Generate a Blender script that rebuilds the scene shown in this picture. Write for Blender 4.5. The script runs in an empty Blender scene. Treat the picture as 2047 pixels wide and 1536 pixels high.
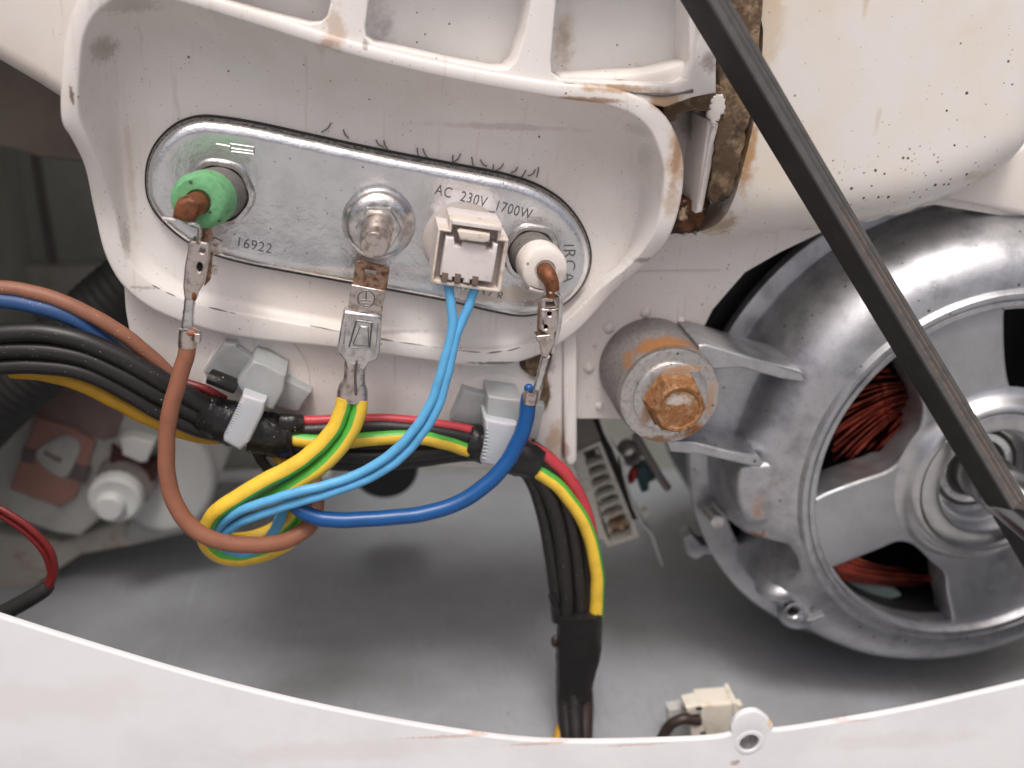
import bpy, bmesh, math, random
from mathutils import Vector, Matrix
from mathutils.geometry import delaunay_2d_cdt
random.seed(7)
sc = bpy.context.scene
COL = sc.collection
R = math.radians

# ------------------------------------------------------------------ camera geometry
# Lengths are handled in "px" (1 px = S metres at the heater plate). Frame: x right, y up, h out of the machine's back.
W0, H0, D, S = 2047.0, 1536.0, 2000.0, 1 / 5850.0
CX, CY = W0 / 2, H0 / 2
N = Vector((0.136, -0.4107, 1.0)).normalized()          # machine axis as seen by the camera
ZM = (Vector((0, 1, 0)) - N * N.y).normalized()
XM = ZM.cross(N)
OC = Vector((0, 0, D))
C0 = Vector((740 - CX, CY - 430, 0))                     # heater plate centre
def to_m(X):
    d = X - C0
    return Vector((d.dot(XM), d.dot(ZM), d.dot(N)))
CAM = to_m(OC)
AX = [Vector((a.dot(XM), a.dot(ZM), a.dot(N))) for a in (Vector((1, 0, 0)), Vector((0, 1, 0)), Vector((0, 0, 1)))]
def P(px, py, h=0.0):
    """the point at height h over the heater plate's plane that the photograph shows at px, py"""
    d = AX[0] * ((px - CX) / D) + AX[1] * ((CY - py) / D) - AX[2]
    return CAM + d * ((h - CAM.z) / d.z)
def PF(px, py, yv):
    d = AX[0] * ((px - CX) / D) + AX[1] * ((CY - py) / D) - AX[2]
    return CAM + d * ((yv - CAM.y) / d.y)
def K(p):                                                # size of one photo pixel at point p
    return (CAM - p).dot(AX[2]) / D
def W(v):
    return Vector((v[0] * S, -v[2] * S, v[1] * S))

cam = bpy.data.cameras.new('camera')
co = bpy.data.objects.new('camera', cam)
COL.objects.link(co)
sc.camera = co
cam.sensor_width = 36.0
cam.lens = 36.0 * D / W0
cam.clip_start, cam.clip_end = 0.005, 100.0
cols = [Vector((a.x, -a.z, a.y)) for a in AX]
M3 = Matrix((cols[0], cols[1], cols[2])).transposed()
co.matrix_world = Matrix.Translation(W(CAM)) @ M3.to_4x4()
cam.dof.use_dof = True
cam.dof.focus_distance = (D - 40) * S
cam.dof.aperture_fstop = 6.0

# ------------------------------------------------------------------ light
SUN_EL, SUN_AZ = R(66), R(192)         # hazy high sun behind the viewer
wd = bpy.data.worlds.new('World')
sc.world = wd
wd.use_nodes = True
nt = wd.node_tree
bg = nt.nodes['Background']
sky = nt.nodes.new('ShaderNodeTexSky')
sky.sky_type = 'NISHITA'
sky.sun_disc = False
sky.sun_elevation = SUN_EL
sky.sun_rotation = SUN_AZ
sky.air_density, sky.dust_density, sky.ozone_density = 0.5, 9.0, 0.6
nt.links.new(sky.outputs[0], bg.inputs[0])
bg.inputs[1].default_value = 0.15
sl = bpy.data.lights.new('sun', 'SUN')
sl.energy, sl.angle, sl.color = 1.4, R(13), (1.0, 0.99, 0.985)
so = bpy.data.objects.new('sun', sl)
COL.objects.link(so)
sd = Vector((math.sin(SUN_AZ) * math.cos(SUN_EL), math.cos(SUN_AZ) * math.cos(SUN_EL), math.sin(SUN_EL)))
so.rotation_euler = sd.to_track_quat('Z', 'Y').to_euler()
so.location = (0, 3, 4)
sc.view_settings.view_transform = 'Standard'
sc.view_settings.look = 'None'
sc.view_settings.exposure = -0.16
sc.view_settings.gamma = 1.0
sc.cycles.max_bounces = 10
sc.cycles.diffuse_bounces = 6

# ------------------------------------------------------------------ materials
def mat(name, col, rough=.5, metal=0, var=None, var2=None, bump=None, bump2=None, speck=(), stains=(), trans=0, sss=0, coat=0, rvar=0, spec=None, scratch=()):
    m = bpy.data.materials.new(name)
    m.use_nodes = True
    t = m.node_tree
    nd, ln = t.nodes, t.links
    b = nd['Principled BSDF']
    b.inputs['Roughness'].default_value = rough
    b.inputs['Metallic'].default_value = metal
    if trans: b.inputs['Transmission Weight'].default_value = trans
    if sss:
        b.inputs['Subsurface Weight'].default_value = sss
        b.inputs['Subsurface Scale'].default_value = 20 * S
    if coat: b.inputs['Coat Weight'].default_value = coat; b.inputs['Coat Roughness'].default_value = .25
    if spec is not None: b.inputs['Specular IOR Level'].default_value = spec
    geo = nd.new('ShaderNodeNewGeometry')
    pos = geo.outputs['Position']
    def noise(px, detail=5, rough_=.6, off=0):
        n = nd.new('ShaderNodeTexNoise')
        n.inputs['Scale'].default_value = 1 / (px * S)
        n.inputs['Detail'].default_value = detail
        n.inputs['Roughness'].default_value = rough_
        if off:
            v = nd.new('ShaderNodeVectorMath'); v.operation = 'ADD'
            v.inputs[1].default_value = (off, off * .7, off * .3)
            ln.new(pos, v.inputs[0]); ln.new(v.outputs[0], n.inputs['Vector'])
        else:
            ln.new(pos, n.inputs['Vector'])
        return n.outputs['Fac']
    def mapr(x, a, bb, c=0., d=1.):
        r = nd.new('ShaderNodeMapRange'); r.interpolation_type = 'SMOOTHSTEP'
        ln.new(x, r.inputs[0])
        for i, q in enumerate((a, bb, c, d)): r.inputs[i + 1].default_value = q
        return r.outputs[0]
    def math_(op, x, y):
        q = nd.new('ShaderNodeMath'); q.operation = op
        for i, z in enumerate((x, y)):
            if isinstance(z, (int, float)): q.inputs[i].default_value = z
            else: ln.new(z, q.inputs[i])
        return q.outputs[0]
    def mix(f, a, c):
        x = nd.new('ShaderNodeMix'); x.data_type = 'RGBA'
        ln.new(f, x.inputs[0])
        for s_, z in ((x.inputs[6], a), (x.inputs[7], c)):
            if isinstance(z, tuple): s_.default_value = (*z, 1)
            else: ln.new(z, s_)
        return x.outputs[2]
    cur = tuple(col)
    for k, v in enumerate((var, var2)):
        if v:
            c2, px, lo, hi = v
            cur = mix(mapr(noise(px, off=k * 3.1), lo, hi), cur, tuple(c2))
    for sp in speck:                                    # (colour, cell px, size 0..1, mask or None)
        c2, px, th, mk = sp
        v = nd.new('ShaderNodeTexVoronoi'); v.inputs['Scale'].default_value = 1 / (px * S)
        ln.new(pos, v.inputs['Vector'])
        sep = nd.new('ShaderNodeSeparateColor'); ln.new(v.outputs['Color'], sep.inputs[0])
        lim = math_('MULTIPLY', math_('POWER', sep.outputs[0], 3.0), th)
        wob = math_('MULTIPLY', noise(px * .3, 2), th * .6)
        f = mapr(math_('SUBTRACT', math_('ADD', v.outputs['Distance'], wob), lim), 0.03 + th * .3, -0.02 + th * .3, 0, 1)
        if mk:
            f = math_('MULTIPLY', f, stain_f(nd, ln, pos, noise, mapr, math_, *mk))
        cur = mix(f, cur, tuple(c2))
    for c2, pw, pl_, lo, hi in scratch:                 # fine scuffs drawn out along one direction
        v = nd.new('ShaderNodeVectorMath'); v.operation = 'MULTIPLY'
        ln.new(pos, v.inputs[0]); v.inputs[1].default_value = (1 / (pw * S), 1 / (pl_ * S), 1 / (pl_ * S))
        n = nd.new('ShaderNodeTexNoise'); n.inputs['Scale'].default_value = 1; n.inputs['Detail'].default_value = 3; n.inputs['Distortion'].default_value = .6
        ln.new(v.outputs[0], n.inputs['Vector'])
        cur = mix(mapr(n.outputs['Fac'], lo, hi, 0, .7), cur, tuple(c2))
    rust = None
    for st in stains:                                   # (px, py, h, rx, ry, rh, colour, strength, noise px)
        f = math_('MULTIPLY', stain_f(nd, ln, pos, noise, mapr, math_, *st[:6], st[8]), st[7])
        cur = mix(f, cur, tuple(st[6]))
        rust = f if rust is None else math_('MAXIMUM', rust, f)
    if isinstance(cur, tuple): b.inputs['Base Color'].default_value = (*cur, 1)
    else: ln.new(cur, b.inputs['Base Color'])
    if rust is not None and metal:
        ln.new(math_('MULTIPLY', math_('SUBTRACT', 1.0, rust), metal), b.inputs['Metallic'])
        ln.new(math_('MAXIMUM', math_('MULTIPLY', rust, .8), rough), b.inputs['Roughness'])
    elif rvar:
        ln.new(mapr(noise(40, 6), .3, .7, max(rough - rvar, .03), rough + rvar), b.inputs['Roughness'])
    prev = None
    for bp in (bump, bump2):
        if bp:
            px, st, dist = bp
            q = nd.new('ShaderNodeBump'); q.inputs['Strength'].default_value = st
            q.inputs['Distance'].default_value = dist * S
            ln.new(noise(px, 4), q.inputs['Height'])
            if prev is not None: ln.new(prev, q.inputs['Normal'])
            prev = q.outputs[0]
    if prev is not None: ln.new(prev, b.inputs['Normal'])
    return m
def stain_f(nd, ln, pos, noise, mapr, math_, px, py, h, rx, ry, rh, npx=30):
    c = W(P(px, py, h))
    a = nd.new('ShaderNodeVectorMath'); a.operation = 'SUBTRACT'
    ln.new(pos, a.inputs[0]); a.inputs[1].default_value = c
    s_ = nd.new('ShaderNodeVectorMath'); s_.operation = 'MULTIPLY'
    ln.new(a.outputs[0], s_.inputs[0]); s_.inputs[1].default_value = (1 / (rx * S), 1 / (rh * S), 1 / (ry * S))
    l = nd.new('ShaderNodeVectorMath'); l.operation = 'LENGTH'
    ln.new(s_.outputs[0], l.inputs[0])
    d = math_('ADD', l.outputs['Value'], math_('MULTIPLY', math_('SUBTRACT', noise(npx, 6), .5), 1.9))
    return mapr(d, 1.15, .42, 0, 1)

RUST = (.30, .115, .03); RUSTD = (.09, .035, .015); BROWN = (.13, .08, .045); TAN = (.45, .29, .17)
TUB_C = (.79, .762, .738)
def tubmat(name, c, **k):
    return mat(name, c, .42, var=((c[0] * .92, c[1] * .88, c[2] * .85), 240, .42, .75), bump=(2.5, .10, 1), scratch=[((.66, .60, .55), 16, 240, .60, .76), ((.55, .48, .42), 6, 60, .70, .8)], **k)
STN = [
    (1300, 131, -60, 90, 12, 40, RUST, .75, 22), (1345, 140, -60, 40, 14, 60, RUSTD, .8, 16), (1400, 118, 40, 18, 25, 200, RUSTD, .6, 16),
    (1120, 60, -60, 26, 90, 60, TAN, .45, 60), (670, 62, 100, 22, 45, 40, TAN, .5, 20), (655, 88, 110, 20, 9, 40, RUST, .5, 14),
    (730, 90, 100, 6, 12, 30, BROWN, .5, 8), (1230, 178, 100, 90, 9, 40, TAN, .9, 30), (1180, 200, 110, 80, 6, 30, RUST, .75, 20), (1330, 205, 100, 40, 25, 60, TAN, .9, 26),
    (1355, 300, 105, 26, 90, 40, TAN, .7, 30), (1352, 310, 110, 10, 60, 30, RUST, .55, 22), (1340, 400, 100, 20, 40, 40, TAN, .5, 22),
    (1290, 525, 75, 26, 8, 60, RUSTD, .55, 14), (1390, 440, -40, 60, 40, 90, RUSTD, .95, 30), (1350, 420, -20, 30, 50, 100, (.03, .02, .012), .9, 30),
    (1410, 330, -60, 22, 90, 90, RUST, .6, 30), (1380, 240, -80, 40, 40, 60, RUSTD, .7, 30),
    (1075, 735, -35, 38, 30, 40, BROWN, .95, 26), (1092, 795, -35, 12, 45, 30, BROWN, .7, 16), (1110, 880, -35, 22, 60, 30, TAN, .7, 30), (1128, 905, -35, 14, 30, 30, RUST, .6, 20),
    (215, 95, 40, 26, 24, 70, BROWN, .22, 5), (143, 190, 110, 4, 18, 20, (.16, .1, .05), .9, 8), (205, 100, 20, 30, 26, 60, (.3, .24, .2), .5, 12),
    (255, 10, 60, 60, 22, 80, BROWN, .3, 9), (1290, 330, 40, 14, 60, 60, (.2, .18, .16), .2, 5), (1255, 420, 10, 8, 60, 40, (.25, .2, .18), .25, 5), (1275, 260, 60, 30, 16, 60, (.2, .17, .15), .2, 5),
    (1000, 255, -10, 160, 8, 60, (.5, .43, .42), .5, 40), (250, 480, 0, 7, 50, 40, BROWN, .35, 10), (255, 330, -10, 8, 160, 40, (.5, .4, .32), .35, 20), (290, 575, 0, 30, 5, 30, BROWN, .4, 10),
    (990, 727, 0, 70, 4, 40, (.06, .045, .04), .8, 10), (770, 665, -20, 120, 5, 40, (.35, .3, .28), .5, 14),
]
SPK = [((.16, .12, .1), 24, .10, None), ((.3, .24, .2), 8, .16, None)]
M = {}
M['tub'] = tubmat('tub plastic', TUB_C, speck=SPK, stains=STN)
M['tub2'] = tubmat('tub plastic clean', (.76, .72, .68), speck=[((.12, .1, .09), 30, .09, None)])
M['bulge'] = mat('tub bulge plastic', (.78, .755, .72), .4, var=((.74, .67, .56), 260, .45, .75), bump=(3, .06, 1),
                 speck=[((.035, .035, .03), 11, .31, (1890, 372, 0, 300, 90, 400, 200)), ((.05, .05, .045), 16, .17, (1900, 260, 0, 260, 200, 400, 120)), ((.06, .06, .05), 36, .10, None), ((.1, .09, .08), 12, .10, None)],
                 stains=[(1540, 60, 60, 34, 120, 200, (.6, .45, .28), .55, 40), (1480, 310, 0, 22, 110, 120, (.45, .25, .1), .9, 30), (1735, 10, 60, 9, 40, 40, (.6, .45, .25), .5, 20),
                         (1960, 350, 0, 60, 16, 100, (.55, .45, .3), .5, 30), (1430, 440, 0, 50, 36, 100, (.32, .2, .1), .7, 24), (1760, 240, 60, 6, 30, 50, (.5, .4, .3), .3, 20)])
M['floor_white'] = mat('compartment plastic', (.80, .80, .79), .5, var=((.72, .72, .71), 160, .35, .75), bump=(4, .1, 1),
                       speck=[((.15, .14, .13), 15, .15, None)], stains=STN[:4] + [(760, 60, -60, 30, 80, 60, (.25, .25, .25), .55, 30), (1120, 90, -60, 30, 60, 60, (.35, .3, .25), .6, 20),
                       (860, 130, -60, 160, 7, 40, (.15, .14, .13), .8, 14)])
M['shade_shell'] = mat('shade browned shell', (.30, .255, .215), .6, var=((.24, .2, .17), 120, .4, .7), bump=(6, .2, 2))  # the shell's shade is put into this brown base colour
M['crust'] = mat('brown dirt crust', (.115, .075, .045), .9, var=((.30, .21, .13), 26, .45, .68), var2=((.045, .03, .022), 40, .5, .7), bump=(12, .8, 5))
M['rustcrust'] = mat('rust crust', (.12, .045, .018), .9, var=((.025, .015, .01), 26, .45, .6), var2=((.5, .38, .26), 30, .58, .68), bump=(12, .8, 5))
M['plate'] = mat('zinc plated steel', (.85, .865, .885), .22, 1, var=((.74, .75, .765), 60, .35, .7), bump=(5, .32, 1.8), bump2=(150, .3, 18), rvar=.08,
                 speck=[((.2, .19, .18), 14, .14, None)], stains=[(1000, 590, 0, 130, 22, 40, (.62, .47, .33), .55, 30), (620, 540, 0, 260, 10, 40, (.6, .5, .42), .35, 40), (430, 440, 0, 30, 14, 30, (.4, .28, .2), .5, 20)])
M['plate_edge'] = mat('grimy shaded plate edge', (.34, .335, .33), .35, .9, var=((.12, .115, .11), 7, .4, .65), bump=(4, .4, 2), stains=[(650, 560, -20, 420, 60, 60, (.05, .047, .045), .85, 10), (1000, 630, -20, 200, 40, 60, (.05, .047, .045), .85, 10), (330, 450, -20, 60, 70, 60, (.05, .047, .045), .8, 10)])  # grime, plus the shade of the downturned roll darkened into the colour
M['steel'] = mat('bright steel', (.78, .77, .76), .24, 1, var=((.5, .48, .46), 18, .4, .7), bump=(6, .25, 1.5))
M['terminal'] = mat('tinned terminal', (.70, .63, .59), .3, 1, var=((.38, .31, .27), 16, .45, .68), bump=(5, .3, 1.5))
M['terminal_rust'] = mat('browned terminal', (.36, .24, .17), .5, .8, var=((.12, .06, .04), 14, .4, .65), bump=(5, .4, 2))
M['copper_rust'] = mat('rusty copper blade', (.21, .075, .03), .55, .35, var=((.09, .035, .02), 14, .45, .7), bump=(5, .4, 2))
M['stamp'] = mat('stamped groove', (.17, .17, .175), .5, .8)
M['emboss'] = mat('embossed letter', (.55, .55, .55), .42, 1)
M['green'] = mat('green ceramic', (.165, .43, .21), .75, var=((.125, .34, .15), 10, .4, .7), bump=(5, .4, 2), speck=[((.06, .08, .04), 15, .3, None)])
M['whitecer'] = mat('white ceramic', (.74, .70, .66), .5, var=((.6, .54, .48), 26, .45, .72), bump=(6, .3, 2), speck=[((.4, .28, .16), 22, .25, None)])
M['greycer'] = mat('grey sleeve', (.19, .175, .165), .8, var=((.12, .11, .1), 10, .4, .7), bump=(4, .4, 2))
M['rubber'] = mat('pale rubber', (.50, .455, .43), .6, bump=(5, .2, 1))
M['plug'] = mat('plug plastic', (.70, .655, .645), .45, var=((.6, .53, .48), 30, .5, .75), bump=(6, .15, 1))
M['plugdark'] = mat('plug edge plastic', (.66, .59, .53), .5, var=((.46, .37, .29), 20, .5, .7), bump=(6, .15, 1))
M['dark'] = mat('dark void plastic', (.012, .011, .011), .7)
WOB = 0
def wire(name, c, rough=.42, **k):
    return mat(name, c, rough, bump=(7, .12, 1.5), var=((c[0] * .8, c[1] * .8, c[2] * .8), 40, .45, .75), **k)
DUST = [((.32, .30, .27), 6, .17, None), ((.4, .38, .35), 26, .06, None)]
M['w_brown'] = wire('brown insulation', (.27, .108, .062), .5, speck=[((.15, .06, .035), 14, .1, None)])
M['w_brown2'] = wire('dusty brown insulation', (.28, .12, .075), .55, speck=[((.55, .42, .33), 6, .2, None)])
M['w_lblue'] = wire('light blue insulation', (.115, .42, .73), .4)
M['w_blue'] = wire('dark blue insulation', (.004, .078, .265), .33)
M['w_blue2'] = wire('dusty blue insulation', (.02, .07, .2), .5, speck=[((.4, .42, .46), 6, .18, None)])
M['w_yel'] = wire('yellow insulation', (.84, .56, .055), .4, speck=[((.45, .26, .03), 30, .08, None)])
M['w_yel2'] = wire('dark yellow insulation', (.50, .27, .012), .5)
M['w_grn'] = wire('green insulation', (.09, .44, .06), .4)
M['w_red'] = wire('red insulation', (.52, .05, .065), .4)
M['w_dred'] = wire('dark red insulation', (.17, .015, .015), .4)
M['w_blk'] = wire('black insulation', (.015, .0135, .0135), .43, speck=DUST)
M['w_blk2'] = wire('brown black insulation', (.035, .022, .018), .45)
M['tape'] = mat('black tape', (.012, .011, .012), .28, bump=(26, .6, 6), bump2=(7, .3, 1.5), speck=[((.35, .33, .3), 14, .16, None)])
M['tape2'] = mat('black satin tape', (.015, .014, .0145), .3, bump=(40, .35, 4), bump2=(5, .2, 1), stains=[(1190, 1360, 50, 26, 50, 60, (.05, .03, .02), .7, 20)])
M['nylon'] = mat('translucent nylon', (.60, .63, .64), .4, trans=.42, sss=.3, bump=(30, .12, 3), var=((.50, .53, .54), 40, .4, .7))
M['nylon2'] = mat('ribbed nylon strap', (.60, .63, .67), .4, trans=.2, sss=.3, bump=(12, .15, 2))
M['alu'] = mat('cast aluminium', (.58, .59, .615), .42, .95, var=((.36, .365, .39), 70, .4, .7), var2=((.5, .5, .53), 9, .5, .7), bump=(4, .3, 1.5), bump2=(50, .12, 6), rvar=.1,
               speck=[((.12, .11, .11), 22, .16, None)],
               stains=[(1484, 965, -80, 20, 60, 150, (.32, .14, .05), 1, 18), (1498, 1040, -70, 24, 26, 120, (.34, .12, .03), 1, 14), (1520, 930, -60, 34, 12, 100, (.36, .17, .07), .8, 14), (1555, 1125, -100, 24, 20, 120, (.35, .26, .18), .5, 18),
                       (1230, 740, 0, 28, 60, 60, RUST, .0, 20), (1320, 672, 60, 90, 16, 60, (.34, .15, .045), .85, 24), (1250, 720, 50, 22, 50, 40, (.34, .15, .045), .8, 22), (1205, 710, -20, 7, 12, 40, RUST, .8, 10),
                       (1290, 640, -40, 120, 26, 90, (.2, .19, .19), .7, 10), (1200, 720, -60, 40, 90, 60, (.24, .23, .23), .7, 10), (1420, 675, 0, 60, 24, 120, (.25, .24, .24), .6, 10)])
M['lugmetal'] = mat('dusty cast lug', (.30, .285, .28), .6, .45, var=((.2, .19, .185), 9, .4, .7), bump=(5, .5, 2.5), stains=[(1315, 690, 60, 105, 26, 40, (.30, .13, .04), .95, 24), (1255, 745, 50, 20, 60, 40, (.30, .13, .04), .9, 22), (1240, 800, 50, 12, 40, 40, (.28, .14, .06), .8, 22), (1205, 710, -20, 7, 12, 40, RUST, .8, 10)])
M['alu2'] = mat('machined aluminium rim', (.64, .645, .65), .34, 1, var=((.54, .54, .55), 40, .4, .7), bump=(5, .2, 1))
M['aludull'] = mat('dull cast face', (.51, .525, .555), .47, .9, var=((.44, .45, .47), 90, .35, .7), bump=(4, .3, 1.5), bump2=(60, .12, 6), rvar=.08)
RSTB = [(1400, 870, 95, 50, 36, 60, (.31, .125, .03), 1, 22), (1310, 880, 95, 50, 14, 60, (.31, .125, .03), .8, 22), (1360, 735, 95, 60, 10, 50, (.33, .17, .07), .85, 18), (1420, 800, 95, 12, 50, 50, (.34, .16, .06), .7, 20), (1290, 830, 100, 14, 30, 50, (.31, .13, .04), .7, 20)]
M['washer'] = mat('rusty zinc washer', (.66, .65, .63), .35, 1, var=((.5, .47, .44), 10, .4, .7), bump=(4, .4, 2), speck=[((.12, .1, .09), 13, .22, None)], stains=RSTB)
M['bolt'] = mat('rusty bolt', (.27, .115, .038), .65, .2, var=((.38, .24, .13), 18, .45, .7), var2=((.10, .045, .02), 9, .52, .7), bump=(6, .7, 3.5), stains=[(1359, 804, 170, 32, 15, 40, (.5, .47, .43), .9, 12)])
M['copper'] = mat('lacquered copper', (.33, .07, .045), .2, 1, var=((.12, .025, .018), 60, .4, .7))
M['black'] = mat('motor black and gap shade', (.012, .012, .014), .45, bump=(5, .2, 1))  # same black also fills in the shaded gap beside the motor
M['core'] = mat('stator core', (.01, .01, .011), .6)
M['insul'] = mat('grey insulating paper', (.16, .2, .2), .6)
M['brg'] = mat('bearing seal', (.05, .05, .05), .5)
M['shaft'] = mat('shaft steel', (.62, .62, .6), .22, 1)
M['belt'] = mat('belt back', (.022, .018, .018), .75, bump=(3, .3, 1), var=((.03, .026, .025), 40, .4, .7))
M['beltside'] = mat('belt side', (.105, .102, .10), .7, bump=(3, .3, 1), var=((.085, .082, .08), 20, .4, .7))
M['beltcord'] = mat('belt cord', (.22, .14, .10), .8, var=((.10, .095, .09), 20, .45, .65))
M['enamel'] = mat('white enamel', (.74, .75, .765), .35, bump=(60, .05, 6), var=((.68, .685, .70), 220, .4, .7),
                  stains=[(930, 1471, 330, 150, 5, 20, (.55, .34, .26), .55, 9), (1080, 1487, 330, 80, 4, 20, (.5, .3, .2), .5, 9), (1270, 1489, 330, 90, 4, 20, (.5, .34, .26), .45, 9), (700, 1500, 330, 300, 30, 20, (.62, .60, .60), .4, 60), (1800, 1480, 330, 200, 30, 20, (.62, .60, .60), .35, 60), (120, 1400, 330, 200, 60, 20, (.62, .61, .61), .35, 80), (1540, 1445, 330, 6, 12, 20, (.75, .5, .2), .8, 8),
                          (1470, 1525, 330, 12, 10, 30, (.3, .17, .13), .7, 8), (1700, 1442, 330, 60, 4, 20, (.55, .4, .36), .5, 14)])
M['pan'] = mat('shade grey pan', (.33, .345, .375), .46, var=((.275, .285, .305), 300, .4, .7), var2=((.30, .31, .33), 26, .45, .75), bump=(40, .1, 5),  # shade inside the cabinet is put into this base grey
               speck=[((.12, .07, .06), 90, .06, None), ((.2, .19, .18), 22, .1, None)], scratch=[((.24, .24, .25), 5, 160, .62, .72), ((.40, .415, .44), 9, 260, .64, .74)])
M['panel'] = mat('grey green panel', (.44, .455, .41), .5, var=((.36, .37, .33), 200, .4, .7), speck=[((.06, .06, .05), 60, .15, None)])
M['panelpale'] = mat('pale dusty strip', (.5, .48, .44), .6, var=((.4, .3, .22), 60, .5, .7))
M['hose'] = mat('black rubber hose', (.022, .022, .022), .6, bump=(5, .2, 1))
M['pumpbody'] = mat('milky pump plastic', (.56, .56, .54), .45, trans=.12, var=((.46, .45, .43), 80, .4, .7), sss=.2)
M['pumpcap'] = mat('white pump cap', (.68, .69, .68), .45, sss=.2)
M['coil'] = mat('salmon pump coil', (.40, .205, .165), .6, var=((.33, .18, .15), 70, .4, .7))
M['coil2'] = mat('dusky pump coil', (.25, .18, .165), .6, var=((.2, .14, .13), 70, .4, .7))
M['coil3'] = mat('purple grey strap', (.14, .11, .12), .6)
M['dred'] = mat('dark red plastic', (.05, .014, .01), .5)
M['cream'] = mat('cream connector plastic', (.68, .64, .56), .45, sss=.2, var=((.58, .5, .38), 30, .5, .75))
M['block'] = mat('milky terminal block', (.66, .65, .58), .45, trans=.15, var=((.5, .46, .38), 20, .45, .7), stains=[(1238, 1050, -250, 30, 34, 60, (.3, .13, .03), .8, 22)])
M['blockdark'] = mat('block socket', (.09, .08, .065), .6, var=((.04, .035, .03), 20, .4, .7), stains=[(1240, 1050, -270, 40, 34, 60, (.25, .11, .03), .9, 22)])
M['clip'] = mat('dull metal strip', (.55, .55, .55), .45, .8, bump=(6, .3, 2))
M['teal'] = mat('teal plastic', (.005, .05, .06), .4)
M['redp'] = mat('red plastic', (.28, .01, .012), .4)
M['greyplastic'] = mat('brown grey plastic', (.20, .175, .165), .55)
M['patio'] = mat('patio concrete', (.31, .308, .306), .8, var=((.25, .248, .246), 900, .4, .7), bump=(60, .3, 10))

# ------------------------------------------------------------------ geometry
class G:
    def __init__(s): s.v, s.f, s.m = [], [], []
    def add(s, v, f, mi=0):
        o = len(s.v); s.v += [Vector(p) for p in v]
        for k, q in enumerate(f):
            s.f.append([i + o for i in q]); s.m.append(mi if isinstance(mi, int) else mi[k])
        return s
def obj(name, g, mats, parent=None, ang=35, origin=None, noise=None):
    me = bpy.data.meshes.new(name)
    o0 = parent['_o'] if parent is not None else (origin if origin is not None else sum(g.v, Vector()) / max(len(g.v), 1))
    o0 = Vector(o0)
    me.from_pydata([W(p - o0) for p in g.v], [], g.f)
    if not isinstance(mats, (list, tuple)): mats = [mats]
    for m_ in mats: me.materials.append(m_ if not isinstance(m_, str) else M[m_])
    me.polygons.foreach_set('material_index', g.m)
    bm = bmesh.new(); bm.from_mesh(me)
    bmesh.ops.remove_doubles(bm, verts=bm.verts, dist=1e-7)
    bmesh.ops.recalc_face_normals(bm, faces=bm.faces)
    bm.to_mesh(me); bm.free()
    me.polygons.foreach_set('use_smooth', [True] * len(me.polygons))
    me.set_sharp_from_angle(angle=R(ang))
    me.update()
    o = bpy.data.objects.new(name, me); COL.objects.link(o)
    if parent is not None: o.parent = parent['e']
    else: o.location = W(o0)
    return o
ROOTS = []
def tag(o, label, cat, group=None, kind=None):
    o['label'] = label; o['category'] = cat
    if group: o['group'] = group
    if kind: o['kind'] = kind
    return o
def thing(name, label, cat, at, group=None):
    e = bpy.data.objects.new(name, None); COL.objects.link(e)
    e.location = W(at); e.empty_display_size = .01
    tag(e, label, cat, group)
    return {'e': e, '_o': Vector(at)}
def sub(parent, o):                      # handle for sub-parts of part o (same origin as the thing)
    return {'e': o, '_o': parent['_o']}
def cat_rom(pts, n=7, closed=False):
    out = []; L = len(pts); m = L if closed else L - 1
    for i in range(m):
        if closed: p0, p1, p2, p3 = (pts[(i + k) % L] for k in (-1, 0, 1, 2))
        else: p0, p1, p2, p3 = pts[max(i - 1, 0)], pts[i], pts[i + 1], pts[min(i + 2, L - 1)]
        for j in range(n):
            t = j / n
            out.append(.5 * ((2 * p1) + (p2 - p0) * t + (2 * p0 - 5 * p1 + 4 * p2 - p3) * t * t + (3 * p1 - p0 - 3 * p2 + p3) * t ** 3))
    if not closed: out.append(pts[-1].copy())
    return out
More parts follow.
